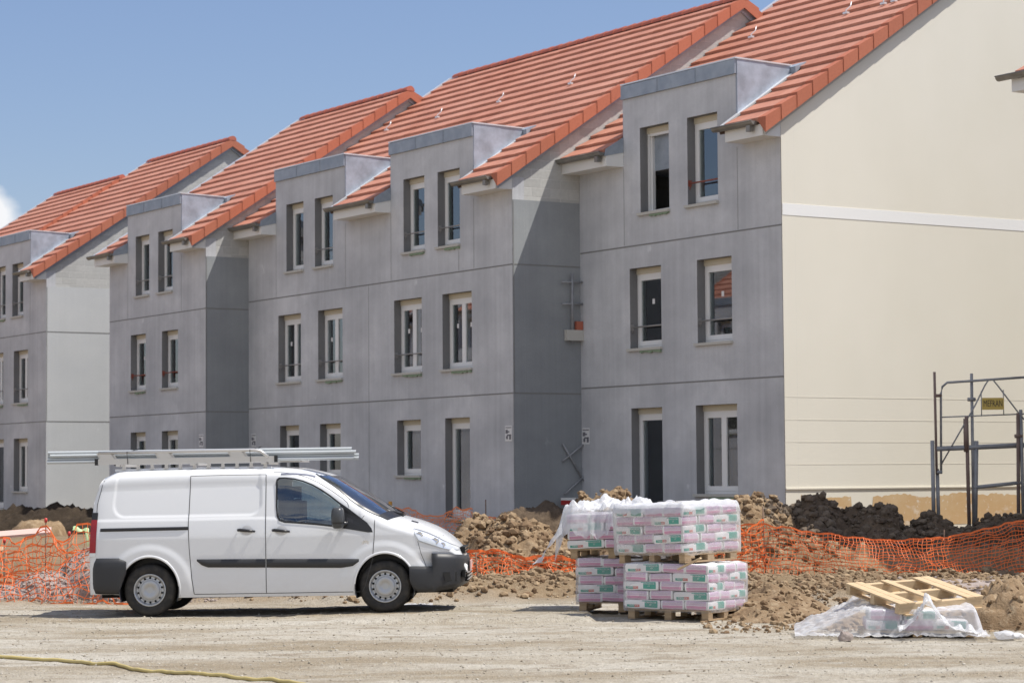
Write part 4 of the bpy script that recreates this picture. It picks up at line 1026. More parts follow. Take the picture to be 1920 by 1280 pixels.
for wx in WHEELS:
    for sg in (-1, 1):
        wheel(wx, sg*.815, sg)
        g = MB(); n = 26; a0 = -.35; rows = []
        for i in range(n+1):
            a = a0+(math.pi-2*a0)*i/n; ca, sa = math.cos(a), math.sin(a)
            rows.append([(wx+ca*.400, sg*(Yb(wx, .78)+.006), .345+sa*.440), (wx+ca*.388, sg*(Yb(wx, .78)-.002), .345+sa*.428), (wx+ca*.386, sg*.60, .345+sa*.426)])
        g.grid(rows, sm=False); g.poly([(wx+math.cos(a0+(math.pi-2*a0)*i/n)*.386, sg*.60, .345+math.sin(a0+(math.pi-2*a0)*i/n)*.426) for i in range(n+1)])
        g.build('wheel_arch_liner', M['trim'], van)
        g = MB(); rows = []
        for i in range(61):
            a = -.16+(math.pi+.32)*i/60; ca, sa = math.cos(a), math.sin(a); row = []
            for k_, of in ((1.06, .0), (1.045, .007), (1.0, .009), (.985, .004), (.98, -.03)):
                x_, z_ = wx+ca*.398*k_, .345+sa*.438*k_; p_ = bpt(x_, max(z_, floor_z(x_)), sg, 0); p_.y += sg*of; row.append(p_)
            rows.append(row)
        g.grid(rows); g.build('arch_lip', M['paint'], van)
g = MB(); g.box(-.7, 4.0, -.60, .60, .24, .42); g.box(.5, 2.7, -.88, .88, .235, .27); g.box(-.75, -.42, -.86, .86, .34, .40); g.build('underbody', M['black'], van)
m_ = empty('door_mirror', (0, 0, 0)); m_.parent = van
g = MB(); c = Vector((V6(1190, 820)[0], -1.09, V6(1190, 820)[1]+.003)); rows = []
for i in range(17):
    a = -math.pi/2+math.pi*i/16; zz = math.sin(a); k = abs(math.cos(a))**.35 if abs(math.cos(a)) > 1e-6 else 0
    rows.append([c+Vector((math.cos(b)*abs(math.cos(b))**-.35*.088*k if abs(math.cos(b)) > 1e-3 else 0, math.sin(b)*.13*k, zz*.140)) for b in [2*math.pi*q/28 for q in range(29)]])
g.grid(rows, mf=lambda i, j: 1 if i == 5 else 0); g.build('mirror_shell', [mat('mirror_shell_grey', (.055, .058, .062), .32), M['trim']], m_)
g = MB(); g.tube([c+Vector((.05, .05, -.08)), c+Vector((.10, .17, -.08)), c+Vector((.14, .24, -.09))], [.035, .03, .04], 8); g.build('mirror_arm', M['trim'], m_)
# cab interior
g = MB(); g.box(1.62, 1.66, -.76, .76, .45, 1.66); g.build('bulkhead', M['seat'], van)
for y in (-.45, .45):
    g = MB(); g.prism([(0, 0)]*3, 0, 0) if False else None
    g.box(1.95, 2.45, y-.25, y+.25, .75, .95); g.tube([(1.93, y-.15, .95), (1.78, y-.15, 1.5)], .07, 8); g.tube([(1.93, y+.15, .95), (1.78, y+.15, 1.5)], .07, 8)
    g.box(1.78, 1.92, y-.22, y+.22, .95, 1.48); g.box(1.76, 1.86, y-.12, y+.12, 1.52, 1.68); g.build('seat', M['seat'], van)
g = MB(); g.prism([(-.82, 1.0), (.82, 1.0), (.82, 1.19), (-.82, 1.19)], 2.85, 3.22); g.box(2.7, 2.9, -.8, .8, .8, 1.12); g.build('dashboard', mat('dashboard_grey', (.10, .10, .105), .7), van)
g = MB(); n = 28; cc = Vector((2.62, .42, 1.13)); g.tube([cc+Vector((math.cos(2*math.pi*k/n)*.09, math.sin(2*math.pi*k/n)*.19, math.cos(2*math.pi*k/n)*.16)) for k in range(n+1)], .014, 6); g.build('steering_wheel', M['trim'], van)
# roof rack
rk = empty('roof_rack', (0, 0, 0)); rk.parent = van
zR = 2.02
for sg in (-1, 1):
    y = sg*.66
    g = MB(); g.box(-.735, 1.665, y-.02, y+.02, zR-.005, zR+.072); g.build('side_rail', M['alu'], rk)
    g = MB()
    for x in (-.745, 1.665): g.box(x-.022, x+.022, y-.026, y+.026, zR-.010, zR+.078)
    g.build('rail_end_cap', M['trim'], rk)
    g = MB()
    for x in (-.62, .16, 1.14):
        g.poly([(x-.07, y-.022, zR+.072), (x+.12, y-.022, zR+.072), (x+.07, y-.022, zR+.14), (x-.09, y-.022, zR+.14)]); g.poly([(x-.09, y+.0, zR+.072), (x+.15, y+.0, zR+.072), (x+.10, y+.0, zR+.15), (x-.13, y+.0, zR+.15)][::-1])
    g.tube([(-.72, y-.01, zR+.155), (1.38, y-.01, zR+.155), (1.46, y-.01, zR+.14), (1.56, y-.01, zR+.06)], .022, 8); g.build('upper_rail', M['alu'], rk)
for x in (-.45, .55, 1.5):
    g = MB(); g.box(x-.03, x+.03, -.70, .70, zR-.035, zR-.005); g.build('cross_bar', M['alu'], rk)
for k in range(11):
    x = -.40+k*.19; g = MB(); g.prism([(-.66, zR-.06), (-.60, zR-.06), (-.60, zR-.01), (-.66, zR-.01)], x, x+.035); g.box(x-.01, x+.045, -.67, -.60, zR-.072, zR-.06); g.build('clamp', M['alu'], rk)
g = MB(); g.box(-.5, 1.6, -.64, -.58, zR-.10, zR-.066); g.build('gutter_rail', mat('white_roof_channel', (.75, .76, .78), .35), rk)
g = MB(); g.tube([(1.72, -.52, zR+.055), (1.72, .52, zR+.055)], .045, 10); g.prism([(-.5, zR-.01), (.5, zR-.01), (.5, zR+.055), (-.5, zR+.055)], 1.70, 1.98); g.build('rack_roller', M['alu'], rk)
# pipes carried on the rack: each a thing of its own
vm = Matrix.LocRotScale(van.location, van.rotation_euler, None)
pr = .0225; zp = zR+.030
rowdef = [(-.55, 0, 'front pipe of the bottom layer'), (-.49, 0, 'second pipe of the bottom layer'), (-.43, 0, 'third pipe of the bottom layer'), (-.52, 1, 'front pipe of the middle layer'), (-.46, 1, 'second pipe of the middle layer'), (-.55, 2, 'front pipe of the upper layer'), (-.49, 2, 'second pipe of the upper layer'), (-.52, 3, 'topmost pipe')]
for k, (y, lay, lab) in enumerate(rowdef):
    if lab is None: continue
    g = MB(); n = 16; x0, x1 = -1.435+.02*(k % 3), 2.70+.03*((k*2) % 3); z = zp+lay*.042
    if lay == 3: x0, x1 = -1.43, 2.67
    z0, z1 = z+.012, z-.004
    g.tube([(x0, y, z0), ((x0+x1)/2, y, z+.006), (x1, y, z1)], pr, n, cap=False)
    g.tube([(x0+.002, y, z0), ((x0+x1)/2, y, z+.006), (x1-.002, y, z1)], pr*.88, n, m=1, cap=False)
    for xe, ze in ((x0, z0), (x1, z1)):
        g.grid([[(xe, y+math.cos(a)*r, ze+math.sin(a)*r) for r in (pr*.88, pr)] for a in [2*math.pi*q/n for q in range(n+1)]])
    o = g.build('pipe', [M['pipe'], M['pipein']]); o.matrix_world = vm; o.location = vm.translation; o.rotation_euler = vm.to_euler()
    tag(o, 'long grey plastic pipe on the roof rack, '+lab, 'pipe', 'grey pipes tied on the van roof rack')
for x in (-.32, 1.33):
    g = MB(); g.tube([(x, -.69, zR+.0), (x-.01, -.70, zR+.16), (x+.03, -.62, zR+.17), (x+.12, -.5, zR+.205), (x+.04, -.40, zR+.16), (x, -.38, zR+.05)], .005, 5)
    o = g.build('tie_wire', M['trim']); o.location = vm.translation; o.rotation_euler = vm.to_euler()
    tag(o, 'dark wire tying the pipes to the rack, '+('rear one of two' if x < 0 else 'front one of two'), 'wire')
# ---------------------------------------------------------------- pallets, bags, film
def wood_mat(name, c1, c2):
    m = mat(name, c1, .85, spec=.2); t = NT(m); n = t.noise(t.obj((2, 14, 14)), 3, 5, .65); ge = t.n('ShaderNodeNewGeometry')
    c = t.mix(ge.outputs['Random Per Island'], c1, c2); t.col(t.mix(t.math('MULTIPLY', t.rng(n, .45, .8), .5), c, [q*.5 for q in c1])); t.bump(n, .3, .004); return m
M['wood'] = wood_mat('pallet_wood', (.36, .25, .15), (.48, .36, .23)); M['woodn'] = wood_mat('fresh_pallet_wood', (.52, .37, .21), (.62, .48, .31))
M['bagw'] = mat('white_bag_paper', (.74, .73, .72), .5); M['bagp'] = mat('pink_bag_print', (.60, .29, .42), .5); M['bagv'] = mat('mauve_bag_print', (.58, .44, .56), .5); M['bagg'] = mat('green_bag_print', (.085, .33, .26), .45)
M['bagr'] = mat('red_logo_print', (.55, .12, .09), .5); M['baglp'] = mat('pale_pink_bag_print', (.62, .49, .56), .5)
def film_mat(name, a=.42, col=(.80, .81, .83), r=.22):
    m = bpy.data.materials.new(name); m.use_nodes = True; nt = m.node_tree; nt.nodes.clear(); N = nt.nodes.new
    o = N('ShaderNodeOutputMaterial'); tr = N('ShaderNodeBsdfTransparent'); tr.inputs[0].default_value = (.97, .97, .98, 1)
    p = N('ShaderNodeBsdfPrincipled'); p.inputs['Base Color'].default_value = (*col, 1); p.inputs['Roughness'].default_value = r; p.inputs['Specular IOR Level'].default_value = .7
    tl = N('ShaderNodeBsdfTranslucent'); tl.inputs[0].default_value = (.75, .76, .78, 1); m2 = N('ShaderNodeMixShader'); m2.inputs[0].default_value = .35
    lw = N('ShaderNodeLayerWeight'); lw.inputs[0].default_value = .35; tcn = N('ShaderNodeTexCoord'); nz_ = N('ShaderNodeTexNoise'); nz_.inputs['Scale'].default_value = 7; nz_.inputs['Detail'].default_value = 5
    nt.links.new(tcn.outputs['Object'], nz_.inputs['Vector'])
    ma = N('ShaderNodeMath'); ma.operation = 'MULTIPLY_ADD'; ma.inputs[1].default_value = .5; ma.inputs[2].default_value = a-.25; nt.links.new(nz_.outputs[0], ma.inputs[0])
    mb = N('ShaderNodeMath'); mb.operation = 'MULTIPLY_ADD'; mb.inputs[1].default_value = .55; mb.use_clamp = True; nt.links.new(lw.outputs['Facing'], mb.inputs[0]); nt.links.new(ma.outputs[0], mb.inputs[2])
    bp = N('ShaderNodeBump'); bp.inputs['Strength'].default_value = .6; bp.inputs['Distance'].default_value = .02; nt.links.new(nz_.outputs[0], bp.inputs['Height']); nt.links.new(bp.outputs[0], p.inputs['Normal'])
    mx = N('ShaderNodeMixShader'); nt.links.new(p.outputs[0], m2.inputs[1]); nt.links.new(tl.outputs[0], m2.inputs[2]); nt.links.new(mb.outputs[0], mx.inputs[0]); nt.links.new(tr.outputs[0], mx.inputs[1]); nt.links.new(m2.outputs[0], mx.inputs[2]); nt.links.new(mx.outputs[0], o.inputs[0]); return m
M['film'] = film_mat('wrapping_film', .50); M['film4'] = film_mat('tight_wrapping_film', .10, (.84, .83, .82)); M['film2'] = film_mat('thin_wrapping_film', .20, (.82, .80, .76)); M['film3'] = film_mat('loose_film', .38, (.84, .85, .88))
def text_mesh(body, h):
    c = bpy.data.curves.new('lettering', 'FONT'); c.body = body; c.size = h; c.align_x = 'CENTER'; c.align_y = 'CENTER'; c.resolution_u = 1; c.extrude = .0005
    o = bpy.data.objects.new('t', c); COL.objects.link(o); dg = bpy.context.evaluated_depsgraph_get(); me = bpy.data.meshes.new_from_object(o.evaluated_get(dg)); bpy.data.objects.remove(o); return me
T1 = text_mesh('MONODECOR', .030); T2 = text_mesh('GT', .026); T3 = text_mesh('PAREXLANKO', .024); T4 = text_mesh('MONODECOR GT', .026)
for q, mm in ((T1, 'bagw'), (T2, 'bagw'), (T3, 'bagw'), (T4, 'bagw')): q.materials.clear(); q.materials.append(M[mm])
BH = .114
def bag_meshes(w, d, seed, longface):
    """a filled paper bag, w wide (x) by d deep (y), print on the front (-y) and the sides (+x, -x)"""
    rd = random.Random(seed); g = MB(); h = BH; N_ = 14
    def P(u, v, s):    # superquadric pillow
        return None
    xsn = [-.5+i/N_ for i in range(N_+1)]; zs_ = [0, .06, .16, .30, .44, .50, .62, .70, .84, .94, 1.0]
    def shape(x, y, z):   # normalised -0.5..0.5, -0.5..0.5, 0..1
        zz = abs(2*z-1); k = 1-.05*zz**4; e = max(abs(x), abs(y))*2; lift = (1.02-.07*max(0, e-.6)/.4)
        X = x*w*k*(1+.012*math.sin(y*9+seed)); Y = y*d*k*(1+.012*math.sin(x*8+seed*2)); Z = h*.5+(z-.5)*h*(lift*1.0+.0)+.005*noise.noise(Vector((x*3+seed, y*3, z*2)))
        return (X, Y, Z)
    def fm_long(x, z):
        if x > .44: return 0
        if .02+.07*(1-z) < x < .42 and .12 < z < .96: return 3
        if -.40 < x < -.22 and .16 < z < .46: return 3
        if -.22 <= x < -.04 and .16 < z < .46: return 4
        return 0
    def fm_short(x, z):
        if abs(x) > .46: return 0
        if z > .70: return 2
        if z > .62: return 5
        if z > .50: return 2
        if z > .44: return 0
        if z > .16: return 1
        return 5 if z > .06 else 1
    fl = fm_long if longface else fm_short; fs = fm_short if longface else fm_long
    for (fn, mk) in (((lambda a, z: shape(a, -.5, z)), fl), ((lambda a, z: shape(.5, a, z)), fs), ((lambda a, z: shape(-a, .5, z)), fl), ((lambda a, z: shape(-.5, -a, z)), fs)):
        rows = [[fn(a, z) for z in zs_] for a in xsn]
        g.grid(rows, mf=lambda i, j, mk=mk: mk((xsn[i]+xsn[i+1])/2, (zs_[j]+zs_[j+1])/2))
    for z, rv in ((1.0, False), (0.0, True)):
        rows = [[shape(a, b, z) for b in [-.5+q/6 for q in range(7)]] for a in xsn]; g.grid(rows, 0) if not rv else g.grid([r[::-1] for r in rows], 0)
    me = g
    return me
BAGM = {}
def bagmesh(w, d, longface, k):
    key = (round(w, 2), round(d, 2), longface, k)
    if key not in BAGM:
        g = bag_meshes(w, d, k+1, longface); me = bpy.data.meshes.new('bag'); me.from_pydata(g.v, [], g.f)
        for q in ('bagw', 'bagp', 'bagv', 'bagg', 'bagr', 'baglp'): me.materials.append(M[q])
        me.polygons.foreach_set('material_index', g.m); me.polygons.foreach_set('use_smooth', g.sm); me.update(); BAGM[key] = me
    return BAGM[key]
ROWN = ['bottom row', 'second row', 'middle row', 'fourth row', 'top row']
def bag(Mw, x, y, z, w, d, longface, lab, k, mirror=False):
    o = bpy.data.objects.new('mortar_bag', bagmesh(w, d, longface, k % 3)); COL.objects.link(o)
    rd = random.Random(int(x*977+y*631+z*389)); o.matrix_world = Mw @ Matrix.Translation((x+rd.uniform(-.008, .008), y+rd.uniform(-.022, .008), z)) @ Matrix.Rotation(rd.uniform(-.05, .05), 4, 'Z') @ Matrix.Rotation(rd.uniform(-.03, .03), 4, 'Y') @ Matrix.Rotation(rd.uniform(-.05, .03), 4, 'X')
    tag(o, lab, 'bag', 'mortar bags on the pallets')
    fw, fd = (w, d)
    for me, nm, dx, dz, on in ((T1, 'lettering', .23*w, .082, longface), (T2, 'lettering', .23*w, .052, longface), (T3, 'lettering', -.22*w, .036, longface), (T4, 'lettering', 0, .083, not longface)):
        if not on: continue
        c = bpy.data.objects.new(nm, me); COL.objects.link(c); c.parent = o; c.location = (dx, -d/2-.0025+.0, dz); c.rotation_euler = (math.pi/2, 0, 0)
        s_ = min(1, (.36*w if me is T1 else .40*w if me is T3 else .80*w if me is T4 else 9)/(.215 if me is T1 else .19 if me is T3 else .25)); c.scale = (s_, 1, 1)
def pallet(Mw, label, Wd, Dp, m='wood', H_=.132, flip=False):
    p = empty('pallet', (0, 0, 0)); p.matrix_world = Mw; tag(p, label, 'pallet', None)
    g = MB(); n = 7
    for i in range(n):
        y = -Dp/2+(Dp-.09)*i/(n-1); g.box(-Wd/2, Wd/2, y, y+.09, H_-.02, H_)
    g.build('deck_board', M[m], p)
    for x in (-Wd/2+.0, -.05, Wd/2-.10):
        g = MB(); g.box(x, x+.10, -Dp/2+.005, Dp/2-.005, H_-.04, H_-.0215)
        for y in (-Dp/2+.005, -.06, Dp/2-.125): g.box(x+.003, x+.097, y, y+.12, .0215, H_-.0415)
        g.box(x, x+.10, -Dp/2+.005, Dp/2-.005, 0, .02); g.build('block', M[m], p)
    return p
def stack(label, cx_, cy_, z, rot, Wd, Dp, tilt=(0, 0), rows=5, keep=None, vis_left=False, flip=0):
    Mw = Matrix.Translation((cx_, cy_, z)) @ Matrix.Rotation(rot, 4, 'Z') @ Matrix.Rotation(tilt[0], 4, 'X') @ Matrix.Rotation(tilt[1], 4, 'Y')
    pallet(Mw, 'wooden pallet under '+label, Wd-.05, Dp-.05)
    sw = (Wd)*.285; lw = Wd-2*sw; sd = Dp*.285; ld = Dp-2*sd; k = 0
    for r in range(rows):
        zz = .132+r*BH*.995; A = (r+flip) % 2 == 0
        sh = .012*math.sin(r*2.1+cx_*3)
        def nm(s_):
            q = s_.replace('long ', '').replace('short ', ''); return '%s bag, %s, %s, %s' % ('white green' if 'long' in s_ else 'pink', q, ROWN[r], label)
        if A:     # long bag at the front left, two end-on at the right
            L = [(-Wd/2+lw/2, -Dp/2+sd/2, lw, sd, True, 'long front face, left'), (-Wd/2+lw+sw/2, -Dp/2+ld/2, sw, ld, False, 'short front face, centre'), (Wd/2-sw/2, -Dp/2+ld/2, sw, ld, False, 'short front face, right'),
                 (Wd/2-lw/2+.0, -Dp/2+ld+sd/2, lw, sd, True, 'short right side, middle'), (Wd/2-lw/2, Dp/2-sd/2, lw, sd, True, 'short right side, rear'),
                 (-Wd/2+sw/2, Dp/2-(Dp-sd)/2, sw, Dp-sd-.01, False, 'short left side, rear')]
        else:
            L = [(-Wd/2+sw/2, -Dp/2+ld/2, sw, ld, False, 'short front face, left'), (-Wd/2+sw*1.5, -Dp/2+ld/2, sw, ld, False, 'short front face, centre'), (Wd/2-lw/2, -Dp/2+sd/2, lw, sd, True, 'long front face, right'),
                 (Wd/2-lw/2, -Dp/2+sd*1.5, lw-.01, sd, True, 'short right side, second'), (Wd/2-sw/2, Dp/2-ld/2, sw, ld, False, 'long right side, rear'), (-Wd/2+(Wd-sw)/2, Dp/2-ld/2, Wd-sw-.01, ld*.95, False, 'short left side, rear')]
        for (x, y, w, d, lf, s_) in L:
            if keep and not keep(r, x, y): k += 1; continue
            bag(Mw, x+sh, y, zz, w-.006, d-.006, lf, nm(s_), k); k += 1
    return Mw
def at_corner(px_, py_, rot, Wd, Dp, fx_, fy_):      # centre so that a given footprint corner lands on (px_, py_)
    c, s_ = math.cos(rot), math.sin(rot); return px_-(fx_*Wd/2*c-fy_*Dp/2*s_), py_-(fx_*Wd/2*s_+fy_*Dp/2*c)
W_, D_ = 1.20, 1.04
rLR = R(-32); cLR = at_corner(2.43, 29.75, rLR, W_, D_, 1, -1)
mLR = stack('the lower right stack', cLR[0], cLR[1], .012, rLR, W_, D_, (0, R(.3)))
rUR = R(-47); cUR = at_corner(2.14, 29.83, rUR, W_, D_, 1, -1)
mUR = stack('the upper right stack', cUR[0], cUR[1], .012+.132+5*BH+.012, rUR, W_, D_, (R(1.2), R(-1.4)))
rLL = R(-14); cLL = at_corner(.83, 31.55, rLL, W_, D_, -1, -1)
mLL = stack('the lower left stack', cLL[0], cLL[1], .035, rLL, W_, D_, (0, R(.5)), flip=1)
rUL = R(-20); cUL = at_corner(.72, 31.60, rUL, W_, D_, -1, -1)
mUL = stack('the upper left stack', cUL[0], cUL[1], .035+.132+5*BH+.012, rUL, W_, D_, (R(.8), R(-1.2)), rows=4, keep=lambda r, x, y: r < 3 or x < .1)
# film round the upper right stack: a tight hood with creases
def hood(name, label, Mw, Wd, Dp, z0, z1, m, puff=.02, top=.03, seed=1, front=True, n=72, ragged=.0):
    rows = []; pr = [(z0, 1.0), (z0+.06, 1.012)]+[(z0+(z1-z0)*q/9, 1.012) for q in range(1, 9)]+[(z1-.01, 1.01), (z1+.012, .985), (z1+.02, .90), (z1+top*.6, .6), (z1+top, .3), (z1+top, .02)]
    for i in range(n+1):
        a = 2*math.pi*i/n; c, s_ = math.cos(a), math.sin(a); q = 1/max(abs(c), abs(s_)); ex, ey = c*q, s_*q; row = []
        for z, k in pr:
            f = noise.noise(Vector((ex*3+seed, ey*3, z*3))); f2 = noise.noise(Vector((ex*8+seed, ey*8, z*9))); rr_ = k*1.0+puff*(.6*f+.45*f2)
            zz = z+(puff*1.4*f2+.03*noise.noise(Vector((ex*k*3, ey*k*3, seed))) if z > z1-.02 else 0)
            if z == z0: zz += ragged*noise.noise(Vector((ex*2.2, ey*2.2, seed)))
            row.append(Mw @ Vector((ex*rr_*(Wd/2+.008), ey*rr_*(Dp/2+.008), zz)))
        rows.append(row)
    g = MB(); g.grid(rows); return tag(g.build(name, m), label, 'film')
hood('wrapping_film', 'clear film wrapped round the upper right stack of bags', mUR, W_, D_, .10, .132+5*BH, M['film2'], .014, .055, 3, ragged=.04)
hood('wrapping_film', 'clear film wrapped round the lower right stack of bags', mLR, W_, D_, .10, .132+5*BH-.01, M['film4'], .012, .01, 6, ragged=.03)
hood('wrapping_film', 'clear film wrapped round the lower left stack of bags', mLL, W_, D_, .10, .132+5*BH-.01, M['film4'], .012, .01, 8, ragged=.03)
# messy film thrown over the upper left stack
def drape(name, label, Mw, x0, x1, y0, y1, zf, m, n=64, seed=1):
    rows = []
    for i in range(n+1):
        row = []
        for j in range(n+1):
            x = x0+(x1-x0)*i/n; y = y0+(y1-y0)*j/n; row.append(Mw @ Vector((x, y, zf(x, y))))
        rows.append(row)
    g = MB(); g.grid(rows); return tag(g.build(name, m), label, 'film')
def zUL(x, y):
    top = .132+(4 if x < .1 else 3)*BH; e = max(abs(x)-.60, 0)*1.0; f = max(-.53-y, 0)
    w1 = noise.noise(Vector((x*3.2, y*3.2, 5))); w2 = abs(noise.noise(Vector((x*7, y*6, 8)))); w3 = abs(noise.noise(Vector((x*15, y*14, 2))))
    hump = .20*math.exp(-((x-.30)**2/.03+(y+.1)**2/.06))+.10*math.exp(-((x+.25)**2/.05+(y)**2/.1))+.10*math.exp(-((x-.6)**2/.06+(y+.2)**2/.1))
    return top+.035+hump+.09*w1+.17*w2+.07*w3-e*2.6-f*(2.6+1.2*noise.noise(Vector((x*4, 0, 1))))
def zUL2(x, y): return zUL(x, y)
drape('wrapping_film', 'crumpled white film thrown over the upper left stack of bags', mUL, -.74, .80, -.66, .5, zUL2, M['film'], 74)
g = MB(); P_ = []
for i in range(41):
    u = i/40; x = -.64-.42*u; y = -.60-.08*math.sin(u*5); z = .132+3.1*BH-.50*u-.08*math.sin(u*3.1)
    P_.append([mUL @ Vector((x+.06*math.sin(u*9+v_)*v_*.3, y-.05*v_, z-.09*v_*(1-.6*u)+.01*math.sin(u*23+v_*4))) for v_ in (0, .5, 1.0, 1.4)])
g.grid(P_); tag(g.build('film_tail', M['film']), 'torn strip of film hanging off the left side of the stacks', 'film')
def zUR(x, y): return .132+5*BH+.03+.05*abs(noise.noise(Vector((x*5, y*5, 4))))+.06*max(0, noise.noise(Vector((x*2.5, y*2.5, 9))))-max(abs(x)-.6, 0)*3-max(abs(y)-.52, 0)*3
drape('wrapping_film', 'loose film lying on top of the upper right stack', mUR, -.64, .63, -.56, .56, zUR, M['film3'], 60)
# loose battens
def batten(a, b, w, t, lab, m='wood'):
    a, b = Vector(a), Vector(b); mid = (a+b)/2; q = (b-a).to_track_quat('X', 'Z'); L = (b-a).length; g = MB(); g.box(-L/2, L/2, -w/2, w/2, -t/2, t/2); o = g.build('batten', M[m]); o.location = mid; o.rotation_euler = q.to_euler(); return tag(o, lab, 'board')
batten((2.05, 29.78, .655), (1.90+.42, 29.60, .80), .05, .02, 'short pale batten sticking out obliquely between the two right stacks', 'woodn')
# partial pallet with bags under film and an empty pallet tipped on top
rP = R(-6); cP = (4.52, 26.95)
mP = Matrix.Translation((cP[0], cP[1], .02)) @ Matrix.Rotation(rP, 4, 'Z')
pallet(mP, 'wooden pallet under the film covered bags at the right', 1.25, .9, 'woodn', .07)
k = 0
for r in range(2):
    for i in range(3):
        for j in range(2):
            if r == 1 and i == 2: continue
            bag(mP, -.38+.38*i+.03*r, -.22+.44*j, .07+r*BH, .37, .42, (i+r) % 2 == 0, 'mortar bag under the loose film at the right, %s, %s, %s' % (('lower layer', 'upper layer')[r], ('left', 'centre', 'right')[i], ('front', 'rear')[j]), k); k += 1
def zP(x, y):
    e = max(abs(x)-.64, 0) if x > 0 else max(abs(x)-.60, 0); f = max(-.47-y, 0); w1 = noise.noise(Vector((x*2.6, y*2.6, 7))); w2 = abs(noise.noise(Vector((x*8, y*7, 3)))); w3 = abs(noise.noise(Vector((x*17, y*16, 6))))
    z = .325+.10*(y+.1)+.02*w1-(.42 if x < 0 else 3.2)*e-3.4*f*(1+.3*w1); z = max(z, .008+.02*w2)
    return z+.045*w2+.02*w3+.035*max(0, w1)*(1 if z < .2 else 0)
drape('wrapping_film', 'crumpled clear film spread over the low pile of bags under the empty pallet', mP, -1.35, .78, -.66, .50, zP, M['film3'], 110)
def zP2(x, y): w2 = abs(noise.noise(Vector((x*9, y*8, 13)))); return .10+.22*math.exp(-((x-.1)**2+(y)**2)/.05)+.12*w2-.25*max(0, -y)
mK = mP @ Matrix.Translation((.06, -.66, 0))
drape('film_bundle', 'knotted bundle of film in front of the low pile of bags', mK, -.28, .62, -.10, .14, lambda x, y: max(.01, .30*math.exp(-((x-.02)**2)/.03)*(1-abs(y)*2)+.16*abs(noise.noise(Vector((x*9, y*9, 3))))+.16*(1-x)*(1 if x > 0 else .4)-.02), M['film'], 44)
rE = R(28.6)
mE = Matrix.Translation((4.54, 27.10, .455)) @ Matrix.Rotation(rE, 4, 'Z') @ Matrix.Rotation(R(11), 4, 'X') @ Matrix.Rotation(R(-2.5), 4, 'Y')
pe = empty('pallet', (0, 0, 0)); pe.matrix_world = mE; tag(pe, 'empty fresh wooden pallet lying tipped on the film covered bags', 'pallet')
Wp, Dq = 1.18, 1.0
for x, w in ((-Wp/2, .115), (-Wp/2+.122, .10), (-.10, .10), (Wp/2-.235, .11), (Wp/2-.118, .118)):
    g = MB(); g.box(x, x+w, -Dq/2, Dq/2, .045, .063); g.build('deck_board', M['woodn'], pe)
for y in (-Dq/2+.01, -.035, Dq/2-.08):
    g = MB(); g.box(-Wp/2+.004, Wp/2-.004, y, y+.07, -.062, .0435); g.build('runner', M['woodn'], pe)
for x in (-.5, -.24, .02, .28, .47):
    g = MB(); g.box(x, x+.10, -Dq/2-.02, Dq/2, -.082, -.064); g.build('bottom_board', M['woodn'], pe)
def rock(x, y, z, s, lab, m, seed, sq=.55):
    g = MB()
    for v in I2[0]:
        w = 1+.35*noise.noise(v*1.3+Vector((seed, 0, 0))); g.v.append((v.x*s*w, v.y*s*.7*w, v.z*s*sq*w))
    for f in I2[1]: g.face(f, 0, False)
    o = g.build('stone', m); o.location = (x, y, z); return tag(o, lab, 'stone')
rock(5.40, 26.3, .05, .13, 'pale scrap of film lying on the ground at the right edge', M['film'], 3, .4); rock(5.50, 26.1, .05, .07, 'small pale stone beside the film scrap at the right edge', M['bagw'], 6)
rock(3.62, 26.15, .05, .085, 'rounded beige stone in front of the film at the low pile', M['gravel'], 9, .8)
# ---------------------------------------------------------------- scaffold at the gable
M['galv'] = zincm('scaffold_tube', (.24, .245, .26), (.36, .37, .385), .25, .55); M['rust'] = zincm('rusty_scaffold', (.19, .125, .105), (.26, .20, .18), .2, .7)
M['signy'] = mat('yellow_sign', (.55, .40, .10), .6); M['signt'] = mat('sign_letters', (.05, .045, .035), .6)
sc = empty('scaffold', (7.63, 43.0, .7)); tag(sc, 'small steel scaffold frame with a guard rail standing before the cream gable wall', 'scaffold')
def tb(name, pts, r, m='galv'):
    g = MB(); g.tube(pts, r, 8); return g.build(name, M[m], sc)
tb('upright', [(.02, 0, 1.1), (.01, 0, 2.95)], .024, 'rust'); tb('upright', [(-.05, -.02, 0), (-.05, 0, 1.71)], .036); tb('upright', [(.05, .05, 0), (.04, .05, 1.2)], .034)
tb('upright', [(.69, .1, .2), (.70, .1, 2.92)], .028); tb('upright', [(.60, .05, .15), (.585, .05, 2.15)], .034, 'rust'); tb('upright', [(.71, .12, .15), (.76, .12, 1.70)], .05)
tb('upright', [(1.50, .1, .1), (1.53, .1, 2.2)], .034, 'rust'); tb('upright', [(1.59, .1, .2), (1.58, .1, 2.26)], .032)
tb('deck_rail', [(.02, 0, 1.56), (1.75, .25, 1.62)], .045); tb('cross_tube', [(.70, .1, .86), (1.55, .1, .94)], .034)
tb('guard_rail', [(.10, .0, 1.15), (.12, 0, 2.55), (.15, .01, 2.68), (.24, .02, 2.755), (.8, .05, 2.79), (1.9, .12, 2.86)], .022)
tb('mid_rail', [(.12, 0, 2.13), (1.9, .15, 2.19)], .012)
tb('brace', [(.10, 0, 1.27), (.75, .05, 2.35), (.93, .06, 2.70), (1.0, .06, 2.80), (1.08, .06, 2.80), (1.16, .06, 2.70), (1.52, .08, 2.22), (1.75, .1, 1.95)], .014)
for x in (.86, 1.26): tb('sign_bar', [(x, .05, 2.16), (x, .05, 2.60 if x < 1 else 2.62)], .009)
